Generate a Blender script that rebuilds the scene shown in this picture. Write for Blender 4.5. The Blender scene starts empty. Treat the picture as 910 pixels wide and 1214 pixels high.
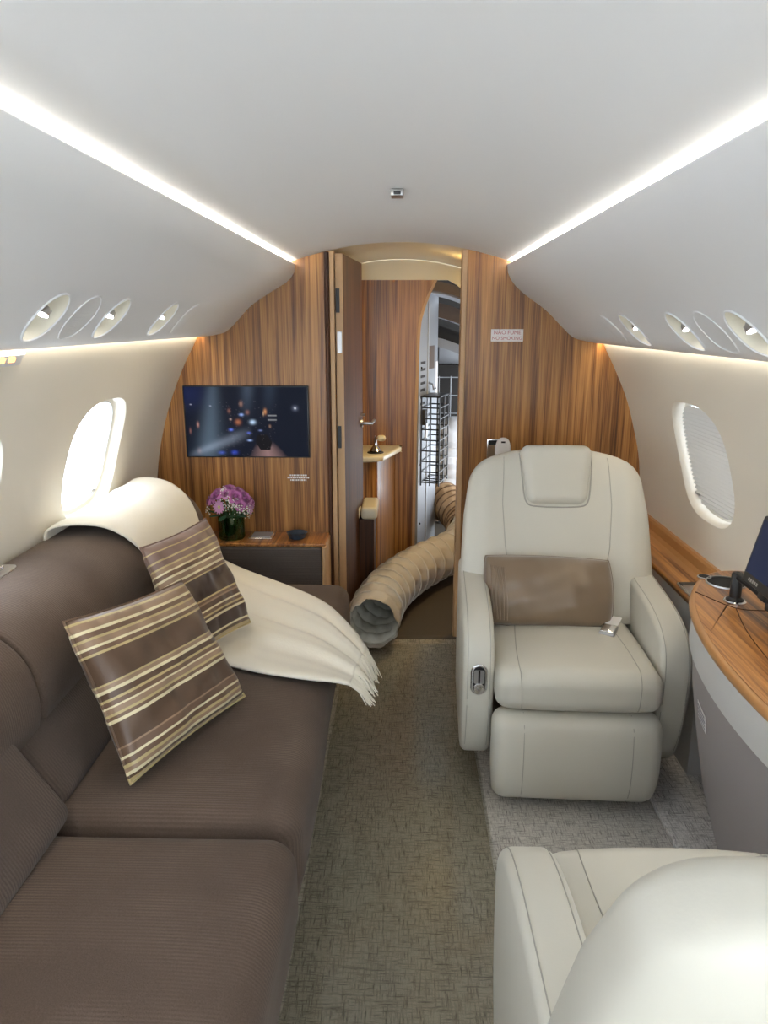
import bpy, bmesh, math, random
import numpy as np
from mathutils import Matrix, Vector
random.seed(7); rng = np.random.default_rng(7)
PI = math.pi
SC = bpy.context.scene
COL = SC.collection

# ------------------------------------------------------------ camera, world, exposure
FPX, CAM_H, CAM_X = 880.0, 1.46, 0.02
PITCH = math.atan(225 / FPX); YAW = math.atan(24 / FPX * math.cos(PITCH))
cam = bpy.data.cameras.new('camera'); cam_o = bpy.data.objects.new('camera', cam); COL.objects.link(cam_o)
cam.sensor_fit = 'VERTICAL'; cam.sensor_height = 36.0; cam.lens = 36.0 * FPX / 1214.0
cam.clip_start = 0.02; cam.clip_end = 200
cam_o.location = (CAM_X, 0, CAM_H); cam_o.rotation_euler = (PI / 2 - PITCH, 0, YAW)
SC.camera = cam_o
W = bpy.data.worlds.new('overcast_sky'); SC.world = W; W.use_nodes = True
W.node_tree.nodes['Background'].inputs[0].default_value = (0.83, 0.915, 1.0, 1)
W.node_tree.nodes['Background'].inputs[1].default_value = 3.8
SC.view_settings.view_transform = 'Standard'; SC.view_settings.look = 'None'
SC.view_settings.gamma = 1.0; SC.view_settings.use_curve_mapping = False
SC.view_settings.exposure = 0.70
SC.cycles.max_bounces = 10; SC.cycles.diffuse_bounces = 6; SC.cycles.glossy_bounces = 4
SC.cycles.transparent_max_bounces = 10; SC.cycles.use_denoising = True
SC.cycles.sample_clamp_indirect = 6.0
COVE_STRENGTH, WASH_STRENGTH, LAMP_STRENGTH, LAV_STRENGTH, SCREEN = 85.0, 15.0, 22.0, 62.0, 0.5
Y_BACK, Y_BULK, Y_LAV, Y_BAG = -2.6, 3.30, 4.35, 6.0

# ------------------------------------------------------------ object helpers
def link(o, parent=None):
    COL.objects.link(o)
    if parent is not None:
        o.parent = parent
        o.matrix_parent_inverse = wmat(parent).inverted()
    return o
def wmat(o):
    m = o.matrix_basis.copy()
    if o.parent is not None: m = wmat(o.parent) @ o.matrix_parent_inverse @ m
    return m
def tag(o, label=None, cat=None, group=None, kind=None):
    if label: o['label'] = label
    if cat: o['category'] = cat
    if group: o['group'] = group
    if kind: o['kind'] = kind
    return o
def thing(name, loc, label, cat, group=None, kind=None):
    o = bpy.data.objects.new(name, None); o.empty_display_size = 0.05
    o.location = loc; link(o); return tag(o, label, cat, group, kind)
def mesh(name, v, f, mat, parent=None, smooth=True, sharp=40, uv=None, colors=None, label=None):
    me = bpy.data.meshes.new(name)
    me.from_pydata([tuple(map(float, p)) for p in v], [], [tuple(int(i) for i in q) for q in f])
    me.update()
    bm = bmesh.new(); bm.from_mesh(me); bmesh.ops.recalc_face_normals(bm, faces=bm.faces[:]); bm.to_mesh(me); bm.free()
    if uv is not None:
        lay = me.uv_layers.new(name='UVMap')
        for l in me.loops: lay.data[l.index].uv = uv[l.vertex_index]
    if colors is not None:
        at = me.color_attributes.new('Col', 'FLOAT_COLOR', 'POINT')
        at.data.foreach_set('color', np.asarray(colors, dtype=np.float32).ravel())
    if smooth:
        me.polygons.foreach_set('use_smooth', [True] * len(me.polygons))
        if sharp and sharp < 180: me.set_sharp_from_angle(angle=math.radians(sharp))
    me.materials.append(MAT[mat] if isinstance(mat, str) else mat)
    o = bpy.data.objects.new(name, me); link(o, parent)
    if label: o['label'] = label
    return o
class MB:
    """collects several closed shapes into one mesh"""
    def __init__(s): s.v = []; s.f = []
    def add(s, vf):
        v, f = vf; b = len(s.v); s.v += [tuple(p) for p in v]; s.f += [tuple(i + b for i in q) for q in f]; return s
    def build(s, name, mat, parent=None, **k): return mesh(name, s.v, s.f, mat, parent, **k)

def catmull(P, n=8, closed=False):
    P = np.asarray(P, float); N = len(P); out = []
    segs = N if closed else N - 1
    for i in range(segs):
        if closed: p0, p1, p2, p3 = P[(i - 1) % N], P[i], P[(i + 1) % N], P[(i + 2) % N]
        else:
            p1, p2 = P[i], P[i + 1]
            p0 = P[i - 1] if i > 0 else 2 * p1 - p2
            p3 = P[i + 2] if i + 2 < N else 2 * p2 - p1
        for k in range(n):
            t = k / n
            out.append(0.5 * (2 * p1 + (p2 - p0) * t + (2 * p0 - 5 * p1 + 4 * p2 - p3) * t * t + (3 * p1 - p0 - 3 * p2 + p3) * t ** 3))
    if not closed: out.append(P[-1])
    return np.array(out)
def rect2(x0, x1, y0, y1, r, n=5):
    pts = []
    for cx, cy, a0 in ((x1 - r, y1 - r, 0), (x0 + r, y1 - r, 90), (x0 + r, y0 + r, 180), (x1 - r, y0 + r, 270)):
        for k in range(n + 1):
            a = math.radians(a0 + 90 * k / n); pts.append((cx + r * math.cos(a), cy + r * math.sin(a)))
    return np.array(pts)
def superell(hx, hy, e, n=48, c=(0, 0)):
    t = np.linspace(0, 2 * PI, n, endpoint=False); co, si = np.cos(t), np.sin(t)
    return np.stack([c[0] + hx * np.sign(co) * abs(co) ** (2 / e), c[1] + hy * np.sign(si) * abs(si) ** (2 / e)], 1)
def inset(P, d):
    P = np.asarray(P); nx = np.roll(P, -1, 0) - np.roll(P, 1, 0)
    area = np.sum(P[:, 0] * np.roll(P[:, 1], -1) - np.roll(P[:, 0], -1) * P[:, 1])
    nrm = np.stack([nx[:, 1], -nx[:, 0]], 1); nrm /= np.linalg.norm(nrm, axis=1, keepdims=True) + 1e-9
    return P - nrm * d * (1 if area > 0 else -1)
def loft(rings, cap=True, closed_ring=True):
    v = []; f = []; n = len(rings[0])
    for r in rings: v += [tuple(p) for p in r]
    for i in range(len(rings) - 1):
        for j in range(n if closed_ring else n - 1):
            a = i * n + j; b = i * n + (j + 1) % n; f.append((a, b, b + n, a + n))
    if cap: f.append(tuple(range(n - 1, -1, -1))); f.append(tuple(range((len(rings) - 1) * n, len(rings) * n)))
    return v, f
def pad(P, a0, a1, r, axis='z', K=4, r2=None):
    """closed 2-D outline P extruded from a0 to a1 along an axis with rounded rims"""
    r2 = r if r2 is None else r2
    prof = []
    if r > 0: prof += [(a0 + r * (1 - math.cos(k / K * PI / 2)), r * (1 - math.sin(k / K * PI / 2))) for k in range(K + 1)]
    else: prof += [(a0, 0)]
    if r2 > 0: prof += [(a1 - r2 * (1 - math.cos(k / K * PI / 2)), r2 * (1 - math.sin(k / K * PI / 2))) for k in range(K, -1, -1)]
    else: prof += [(a1, 0)]
    rings = []
    for a, d in prof:
        Q = inset(P, d) if d > 1e-6 else np.asarray(P)
        A = np.full(len(Q), a)
        rings.append(np.stack({'z': [Q[:, 0], Q[:, 1], A], 'x': [A, Q[:, 0], Q[:, 1]], 'y': [Q[:, 0], A, Q[:, 1]]}[axis], 1))
    return loft(rings)
def rcube(c, s, r, k=4, m=6, deform=None):
    c = np.array(c, float); h = np.array(s, float) / 2; r = min(r, min(h) * 0.999)
    ax = []
    for i in range(3):
        a = np.concatenate([np.linspace(-h[i], -h[i] + r, k + 1), np.linspace(-h[i] + r, h[i] - r, m + 1)[1:-1], np.linspace(h[i] - r, h[i], k + 1)])
        ax.append(a)
    idx = {}; v = []; f = []
    def vid(p):
        key = tuple(np.round(p, 6))
        if key not in idx:
            q = np.clip(p, -h + r, h - r); d = p - q; L = np.linalg.norm(d)
            w = q + (d / L * r if L > 1e-9 else 0)
            idx[key] = len(v); v.append(w)
        return idx[key]
    for a in range(3):
        b, e = (a + 1) % 3, (a + 2) % 3
        for sg in (-1, 1):
            for i in range(len(ax[b]) - 1):
                for j in range(len(ax[e]) - 1):
                    q = []
                    for (ii, jj) in ((i, j), (i + 1, j), (i + 1, j + 1), (i, j + 1)):
                        p = np.zeros(3); p[a] = sg * h[a]; p[b] = ax[b][ii]; p[e] = ax[e][jj]; q.append(vid(p))
                    if sg < 0: q = q[::-1]
                    f.append(tuple(q))
    v = np.array(v)
    if deform is not None: v = np.array([deform(p, p / h) for p in v])
    return v + c, f
def box(x0, x1, y0, y1, z0, z1, r=0.0, k=2):
    if r > 0: return rcube(((x0 + x1) / 2, (y0 + y1) / 2, (z0 + z1) / 2), (x1 - x0, y1 - y0, z1 - z0), r, k=k, m=1)
    v = [(x, y, z) for x in (x0, x1) for y in (y0, y1) for z in (z0, z1)]
    return v, [(0, 1, 3, 2), (4, 6, 7, 5), (0, 4, 5, 1), (2, 3, 7, 6), (0, 2, 6, 4), (1, 5, 7, 3)]
def xf(vf, M): return [tuple(M @ Vector(tuple(map(float, p)))) for p in vf[0]], vf[1]
def tube(path, r, n=8, closed=False, cap=True, ring=None):
    P = np.asarray(path, float); N = len(P)
    T = np.gradient(P, axis=0) if not closed else np.roll(P, -1, 0) - np.roll(P, 1, 0)
    T /= np.linalg.norm(T, axis=1, keepdims=True) + 1e-12
    up = np.array([0, 0, 1.0]) if abs(T[0][2]) < 0.9 else np.array([1.0, 0, 0])
    u = up - T[0] * (up @ T[0]); u /= np.linalg.norm(u); rings = []
    R = np.broadcast_to(np.asarray(r, float), (N,))
    for i in range(N):
        u = u - T[i] * (u @ T[i]); u /= np.linalg.norm(u) + 1e-12; w = np.cross(T[i], u)
        a = np.linspace(0, 2 * PI, n, endpoint=False)
        rr = R[i] if ring is None else R[i] * ring(i, a)
        rr = np.broadcast_to(rr, a.shape)
        rings.append(P[i] + (np.cos(a) * rr)[:, None] * u + (np.sin(a) * rr)[:, None] * w)
    if closed: rings.append(rings[0])
    return loft(rings, cap=cap and not closed)
def lathe(prof, c=(0, 0, 0), n=24, M=None):
    t = np.linspace(0, 2 * PI, n, endpoint=False)
    rings = [np.stack([c[0] + r * np.cos(t), c[1] + r * np.sin(t), np.full(n, c[2] + z)], 1) for r, z in prof]
    vf = loft(rings, cap=False)
    return vf if M is None else xf(vf, M)
def disc(c, r, n=24, z=0): 
    t = np.linspace(0, 2 * PI, n, endpoint=False)
    return [(c[0] + r * math.cos(a), c[1] + r * math.sin(a), c[2]) for a in t], [tuple(range(n))]
def text(name, body, size, M, mat, parent, extrude=0.0006):
    cu = bpy.data.curves.new('t', 'FONT'); cu.body = body; cu.size = size; cu.align_x = 'CENTER'; cu.align_y = 'CENTER'; cu.extrude = extrude
    ob = bpy.data.objects.new('t', cu); COL.objects.link(ob)
    dg = bpy.context.evaluated_depsgraph_get()
    me = bpy.data.meshes.new_from_object(ob.evaluated_get(dg)); bpy.data.objects.remove(ob)
    me.transform(M); me.name = name; me.materials.clear(); me.materials.append(MAT[mat])
    o = bpy.data.objects.new(name, me); return link(o, parent)
from mathutils.bvhtree import BVHTree
def seam(host, path, parent, r=.0014, direc=None):
    """stitched seam: the path is pressed onto the skin of its host mesh"""
    me = host.data; bvh = BVHTree.FromPolygons([v.co.copy() for v in me.vertices], [tuple(p.vertices) for p in me.polygons]); out = []
    for p in path:
        if direc is not None: loc, nor, _, _ = bvh.ray_cast(Vector(tuple(map(float, p))) - Vector(direc), Vector(direc))
        else: loc, nor, _, _ = bvh.find_nearest(Vector(tuple(map(float, p))))
        if loc is not None: out.append(tuple(loc + nor * r * .15))
    return mesh('seam', *tube(out, r, 5), 'leather_seam', parent)
def copy_tree(o, parent=None):
    c = o.copy(); COL.objects.link(c)
    if parent is not None: c.parent = parent
    for ch in list(o.children): copy_tree(ch, c)
    return c

# ------------------------------------------------------------ materials
MAT = {}
def new_mat(name):
    m = bpy.data.materials.new(name); m.use_nodes = True; MAT[name] = m
    nt = m.node_tree; return m, nt, nt.nodes['Principled BSDF']
def plain(name, col, rough=0.5, metal=0.0, spec=0.5, coat=0.0, sheen=0.0, bump=None):
    m, nt, b = new_mat(name)
    b.inputs['Base Color'].default_value = (*col, 1); b.inputs['Roughness'].default_value = rough
    b.inputs['Metallic'].default_value = metal; b.inputs['Specular IOR Level'].default_value = spec
    b.inputs['Coat Weight'].default_value = coat; b.inputs['Sheen Weight'].default_value = sheen
    if bump:
        sc, st = bump
        tc = nt.nodes.new('ShaderNodeTexCoord'); nz = nt.nodes.new('ShaderNodeTexNoise'); bp = nt.nodes.new('ShaderNodeBump')
        nz.inputs['Scale'].default_value = sc; nz.inputs['Detail'].default_value = 3; bp.inputs['Strength'].default_value = st; bp.inputs['Distance'].default_value = 0.002
        nt.links.new(tc.outputs['Object'], nz.inputs['Vector']); nt.links.new(nz.outputs['Fac'], bp.inputs['Height']); nt.links.new(bp.outputs[0], b.inputs['Normal'])
    return m
def emit(name, col, s):
    m, nt, b = new_mat(name); b.inputs['Base Color'].default_value = (*col, 1)
    b.inputs['Emission Color'].default_value = (*col, 1); b.inputs['Emission Strength'].default_value = s; return m
def ramp(nt, stops, interp='LINEAR'):
    r = nt.nodes.new('ShaderNodeValToRGB'); cr = r.color_ramp; cr.interpolation = interp
    while len(cr.elements) < len(stops): cr.elements.new(0.5)
    for e, (p, c) in zip(cr.elements, stops): e.position = p; e.color = (*c, 1)
    return r
def wood(name, scale, tint=(1, 1, 1), rough=0.38, axis='z'):
    """streaky veneer: grain runs along one axis"""
    m, nt, b = new_mat(name); N, L = nt.nodes, nt.links
    tc = N.new('ShaderNodeTexCoord')
    def noise(sv, det, dist, off=0):
        mp = N.new('ShaderNodeMapping'); mp.inputs['Scale'].default_value = sv; mp.inputs['Location'].default_value = (off, off * .7, off * .3)
        n = N.new('ShaderNodeTexNoise'); n.inputs['Scale'].default_value = 1; n.inputs['Detail'].default_value = det; n.inputs['Roughness'].default_value = 0.6; n.inputs['Distortion'].default_value = dist
        L.new(tc.outputs['Object'], mp.inputs['Vector']); L.new(mp.outputs[0], n.inputs['Vector']); return n
    def sv(cross, along): 
        return {'z': (cross, cross, along), 'y': (cross, along, cross), 'x': (along, cross, cross)}[axis]
    n1 = noise(sv(44 * scale, 1.1), 4, .5); n2 = noise(sv(190 * scale, 2.6), 3, .2, 3.1); n3 = noise(sv(7 * scale, .5), 2, .3, 7.7)
    mx = N.new('ShaderNodeMath'); mx.operation = 'MULTIPLY_ADD'; mx.inputs[1].default_value = 0.62
    a2 = N.new('ShaderNodeMath'); a2.operation = 'MULTIPLY'; a2.inputs[1].default_value = 0.38
    L.new(n2.outputs['Fac'], a2.inputs[0]); L.new(n1.outputs['Fac'], mx.inputs[0]); L.new(a2.outputs[0], mx.inputs[2])
    tint = (tint[0] * 1.06, tint[1] * .92, tint[2] * .64)
    T = lambda c: tuple(c[i] * tint[i] for i in range(3))
    r = ramp(nt, [(.34, T((.075, .031, .012))), (.43, T((.175, .080, .030))), (.50, T((.31, .160, .062))), (.57, T((.42, .235, .098))), (.68, T((.54, .33, .15)))])
    L.new(mx.outputs[0], r.inputs[0])
    mixc = N.new('ShaderNodeMix'); mixc.data_type = 'RGBA'; mixc.blend_type = 'MULTIPLY'; mixc.inputs[0].default_value = 0.55
    r3 = ramp(nt, [(.35, (.55, .5, .48)), (.65, (1.15, 1.12, 1.05))])
    L.new(n3.outputs['Fac'], r3.inputs[0]); L.new(r.outputs[0], mixc.inputs['A']); L.new(r3.outputs[0], mixc.inputs['B'])
    L.new(mixc.outputs['Result'], b.inputs['Base Color']); b.inputs['Roughness'].default_value = rough; b.inputs['Coat Weight'].default_value = .08; b.inputs['Coat Roughness'].default_value = .12
    return m
def fabric(name, col, col2, line_axis='y', period=0.0065, strength=.5, rough=.9):
    """ribbed upholstery: fine cords across one axis plus worn sheen"""
    m, nt, b = new_mat(name); N, L = nt.nodes, nt.links
    tc = N.new('ShaderNodeTexCoord')
    wv = N.new('ShaderNodeTexWave'); wv.wave_type = 'BANDS'; wv.bands_direction = line_axis.upper(); wv.inputs['Scale'].default_value = 0.314 / period
    wv.inputs['Distortion'].default_value = .6; wv.inputs['Detail'].default_value = 1.5; wv.inputs['Detail Scale'].default_value = 2
    nz = N.new('ShaderNodeTexNoise'); nz.inputs['Scale'].default_value = 5; nz.inputs['Detail'].default_value = 4
    fz = N.new('ShaderNodeTexNoise'); fz.inputs['Scale'].default_value = 420; fz.inputs['Detail'].default_value = 2
    for n in (wv, nz, fz): L.new(tc.outputs['Object'], n.inputs['Vector'])
    r = ramp(nt, [(.38, (0, 0, 0)), (.68, (1, 1, 1))]); L.new(nz.outputs['Fac'], r.inputs[0])
    mul = N.new('ShaderNodeMath'); mul.operation = 'MULTIPLY'; L.new(wv.outputs['Fac'], mul.inputs[0]); L.new(r.outputs[0], mul.inputs[1])
    ad = N.new('ShaderNodeMath'); ad.operation = 'MULTIPLY_ADD'; ad.inputs[1].default_value = .45; L.new(mul.outputs[0], ad.inputs[0]); 
    f2 = N.new('ShaderNodeMath'); f2.operation = 'MULTIPLY'; f2.inputs[1].default_value = .55; L.new(fz.outputs['Fac'], f2.inputs[0]); L.new(f2.outputs[0], ad.inputs[2])
    mc = N.new('ShaderNodeMix'); mc.data_type = 'RGBA'; mc.inputs['A'].default_value = (*col, 1); mc.inputs['B'].default_value = (*col2, 1)
    L.new(ad.outputs[0], mc.inputs[0]); L.new(mc.outputs['Result'], b.inputs['Base Color'])
    bp = N.new('ShaderNodeBump'); bp.inputs['Strength'].default_value = strength; bp.inputs['Distance'].default_value = .0015
    L.new(ad.outputs[0], bp.inputs['Height']); L.new(bp.outputs[0], b.inputs['Normal'])
    b.inputs['Roughness'].default_value = rough; b.inputs['Sheen Weight'].default_value = .08; b.inputs['Sheen Roughness'].default_value = .5
    b.inputs['Specular IOR Level'].default_value = .2
    return m
def carpet(name, dark, light, sc=1.0):
    """cross-hatched woven carpet"""
    m, nt, b = new_mat(name); N, L = nt.nodes, nt.links
    tc = N.new('ShaderNodeTexCoord'); outs = []
    for s in ((260 * sc, 26 * sc, 60), (26 * sc, 260 * sc, 60), (330 * sc, 330 * sc, 330)):
        mp = N.new('ShaderNodeMapping'); mp.inputs['Scale'].default_value = s; n = N.new('ShaderNodeTexNoise')
        n.inputs['Scale'].default_value = 1; n.inputs['Detail'].default_value = 3; n.inputs['Roughness'].default_value = .65
        L.new(tc.outputs['Object'], mp.inputs['Vector']); L.new(mp.outputs[0], n.inputs['Vector']); outs.append(n.outputs['Fac'])
    mn = N.new('ShaderNodeMath'); mn.operation = 'MINIMUM'; L.new(outs[0], mn.inputs[0]); L.new(outs[1], mn.inputs[1])
    ad = N.new('ShaderNodeMath'); ad.operation = 'MULTIPLY_ADD'; ad.inputs[1].default_value = .25; L.new(outs[2], ad.inputs[0]); L.new(mn.outputs[0], ad.inputs[2])
    r = ramp(nt, [(.40, dark), (.53, tuple(.45 * d + .55 * l for d, l in zip(dark, light))), (.66, light)]); L.new(ad.outputs[0], r.inputs[0]); L.new(r.outputs[0], b.inputs['Base Color'])
    bp = N.new('ShaderNodeBump'); bp.inputs['Strength'].default_value = .5; bp.inputs['Distance'].default_value = .002; L.new(ad.outputs[0], bp.inputs['Height']); L.new(bp.outputs[0], b.inputs['Normal'])
    b.inputs['Roughness'].default_value = .95; b.inputs['Specular IOR Level'].default_value = .1
def striped(name, stops, along='Y'):
    m, nt, b = new_mat(name); N, L = nt.nodes, nt.links
    tc = N.new('ShaderNodeTexCoord'); sp = N.new('ShaderNodeSeparateXYZ'); r = ramp(nt, stops, 'CONSTANT')
    L.new(tc.outputs['UV'], sp.inputs[0]); L.new(sp.outputs[along], r.inputs[0]); L.new(r.outputs[0], b.inputs['Base Color'])
    b.inputs['Roughness'].default_value = .38; b.inputs['Sheen Weight'].default_value = .1; b.inputs['Specular IOR Level'].default_value = .4
    fz = N.new('ShaderNodeTexWave'); fz.inputs['Scale'].default_value = 60; bp = N.new('ShaderNodeBump'); bp.inputs['Strength'].default_value = .08; bp.inputs['Distance'].default_value = .001
    L.new(tc.outputs['UV'], fz.inputs['Vector']); L.new(fz.outputs['Fac'], bp.inputs['Height']); L.new(bp.outputs[0], b.inputs['Normal'])
def see_through(name, tint, gloss=.06, rough=.03):
    m, nt, b = new_mat(name); N, L = nt.nodes, nt.links; N.remove(b)
    t = N.new('ShaderNodeBsdfTransparent'); t.inputs[0].default_value = (*tint, 1); g = N.new('ShaderNodeBsdfGlossy'); g.inputs['Roughness'].default_value = rough
    mx = N.new('ShaderNodeMixShader'); mx.inputs[0].default_value = gloss
    L.new(t.outputs[0], mx.inputs[1]); L.new(g.outputs[0], mx.inputs[2]); L.new(mx.outputs[0], N['Material Output'].inputs[0])
def screen(name, s):
    m, nt, b = new_mat(name); N, L = nt.nodes, nt.links
    a = N.new('ShaderNodeAttribute'); a.attribute_name = 'Col'; b.inputs['Base Color'].default_value = (.006, .006, .008, 1)
    L.new(a.outputs['Color'], b.inputs['Emission Color']); b.inputs['Emission Strength'].default_value = s
    b.inputs['Roughness'].default_value = .4; b.inputs['Specular IOR Level'].default_value = .05

plain('ceiling_white', (.83, .845, .87), .6)
plain('panel_white', (.81, .825, .85), .5)
plain('wall_cream', (.88, .84, .75), .55)
plain('recess_cream', (.80, .77, .66), .5)
plain('cover_grey', (.76, .77, .78), .5)
plain('grille', (.72, .73, .745), .6)
wood('veneer', 1.0)
wood('veneer_side', 1.0, axis='y')
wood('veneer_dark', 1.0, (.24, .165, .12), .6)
plain('edge_wood', (.50, .315, .165), .45, bump=(90, .1))
wood('ledge_wood', .8, (1.1, 1.02, .92), .3, 'y')
plain('edge_side', (.47, .235, .085), .35, bump=(90, .08))
plain('leather', (.64, .62, .55), .42, spec=.45, bump=(260, .06))
plain('leather_seam', (.40, .385, .34), .6)
fabric('sofa_fabric', (.064, .043, .033), (.185, .136, .108), 'y', .0075, .8)
fabric('sofa_back_fabric', (.056, .040, .033), (.155, .120, .103), 'y', .008, .8)
fabric('table_fabric', (.050, .040, .036), (.135, .112, .10), 'z', .009)
plain('plinth_dark', (.03, .026, .024), .8)
plain('throw_wool', (.86, .815, .70), .95, sheen=.5, spec=.15, bump=(160, .35))
carpet('floor_carpet', (.15, .145, .14), (.64, .62, .585))
carpet('sill_carpet', (.20, .195, .20), (.76, .74, .73))
carpet('runner_carpet', (.11, .098, .080), (.41, .375, .31))
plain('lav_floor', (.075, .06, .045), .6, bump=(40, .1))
plain('chrome', (.78, .78, .80), .12, 1.0)
plain('steel', (.55, .55, .56), .3, 1.0)
plain('black_plastic', (.012, .012, .014), .35)
plain('black_matte', (.008, .008, .009), .8)
plain('hose_cloth', (.60, .555, .49), .75, bump=(70, .35))
plain('hose_inside', (.76, .75, .68), .7, bump=(40, .3))
plain('hose_tan', (.44, .29, .16), .7, bump=(70, .3))
plain('hose_wire', (.70, .66, .58), .6)
plain('hose_wire_tan', (.17, .10, .05), .6)
plain('base_grey', (.33, .305, .31), .55)
plain('band_white', (.66, .66, .66), .45)
plain('sign_white', (.80, .78, .78), .4)
plain('sign_red', (.48, .16, .16), .5)
plain('print_grey', (.35, .35, .38), .5)
plain('bag_grey', (.30, .315, .34), .5)
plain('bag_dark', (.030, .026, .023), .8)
plain('bag_brown', (.11, .075, .055), .6)
plain('bag_white', (.80, .82, .85), .7, bump=(25, .3))
plain('bag_panel', (.45, .47, .50), .6)
plain('cream_gloss', (.80, .73, .52), .3)
plain('counter_cream', (.80, .74, .56), .25)
plain('satin_brown', (.205, .14, .085), .33, sheen=.4, spec=.7, bump=(30, .25))
m, nt, b = plain('pleat_shade', (.74, .73, .71), .8), MAT['pleat_shade'].node_tree, None
tr = nt.nodes.new('ShaderNodeBsdfTranslucent'); tr.inputs[0].default_value = (.5, .49, .46, 1); mx = nt.nodes.new('ShaderNodeMixShader'); mx.inputs[0].default_value = .05
nt.links.new(nt.nodes['Principled BSDF'].outputs[0], mx.inputs[1]); nt.links.new(tr.outputs[0], mx.inputs[2]); nt.links.new(mx.outputs[0], nt.nodes['Material Output'].inputs[0])
plain('rose', (.50, .16, .42), .6, sheen=.3)
plain('rose_mid', (.40, .11, .34), .6, sheen=.3)
plain('rose_deep', (.33, .075, .27), .6, sheen=.3)
plain('rose_pale', (.62, .30, .55), .6, sheen=.3)
plain('daisy_petal', (.66, .36, .62), .6)
plain('daisy_eye', (.62, .60, .30), .7)
plain('tiny_white', (.80, .80, .74), .7)
plain('leaf', (.035, .12, .06), .6)
plain('stem_green', (.06, .14, .05), .6)
plain('blue_dish', (.025, .045, .075), .3)
see_through('pane_glass', (.97, .985, 1.0), .06)
see_through('vase_glass', (.45, .75, .62), .12)
see_through('clear_film', (.95, .95, .93), .05, .12)
emit('cove_led', (1.0, .90, .74), COVE_STRENGTH)
emit('wash_led', (1.0, .88, .68), WASH_STRENGTH)
emit('lamp_led', (1.0, .93, .90), LAMP_STRENGTH)
emit('corner_led', (1.0, .62, .22), 30)
emit('lav_led', (1.0, .76, .36), LAV_STRENGTH)
emit('amber', (1.0, .38, .10), 3.0)
emit('sign_strip', (1.0, .95, .85), 4.0)
screen('screen_picture', SCREEN)
BR, BR2, GO, CR, TN, DK = (.105, .062, .038), (.16, .095, .060), (.50, .40, .20), (.72, .64, .42), (.30, .20, .13), (.06, .038, .03)
def S(l):
    out = []; p = 0.0
    for w, c in l: out.append((p, c)); p += w
    return [(q / p, c) for q, c in out]
PK = (.21, .135, .11)
striped('stripe_front', S([(1.2, GO), (.8, BR), (.8, CR), (1, TN), (.9, GO), (1.4, BR2), (.7, CR), (1.8, BR2), (.6, TN), (6, BR), (.8, CR), (.9, BR2), (.7, GO), (1.3, TN), (.6, CR), (1.2, BR2), (.6, GO), (1.6, BR), (.8, CR), (1.0, TN), (.6, GO), (7.5, BR), (.6, GO), (1.2, BR2), (.8, CR), (1.4, TN), (.7, GO), (1.5, BR2), (.7, CR), (2.2, TN), (.7, GO), (1.2, BR2)]))
striped('stripe_rear', S([(1, GO), (1.0, BR), (.7, CR), (4.5, DK), (.7, CR), (.8, BR), (.7, GO), (1.1, BR2), (.7, CR), (1.8, BR), (.7, TN), (.8, BR2), (.6, GO), (8, DK), (.6, GO), (1.1, BR2), (.8, CR), (1.6, TN), (.8, CR), (1.5, BR2), (.7, CR), (1.5, TN), (.6, GO), (2, PK), (.6, GO), (3, PK), (.5, GO), (3.5, PK)]))

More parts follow.
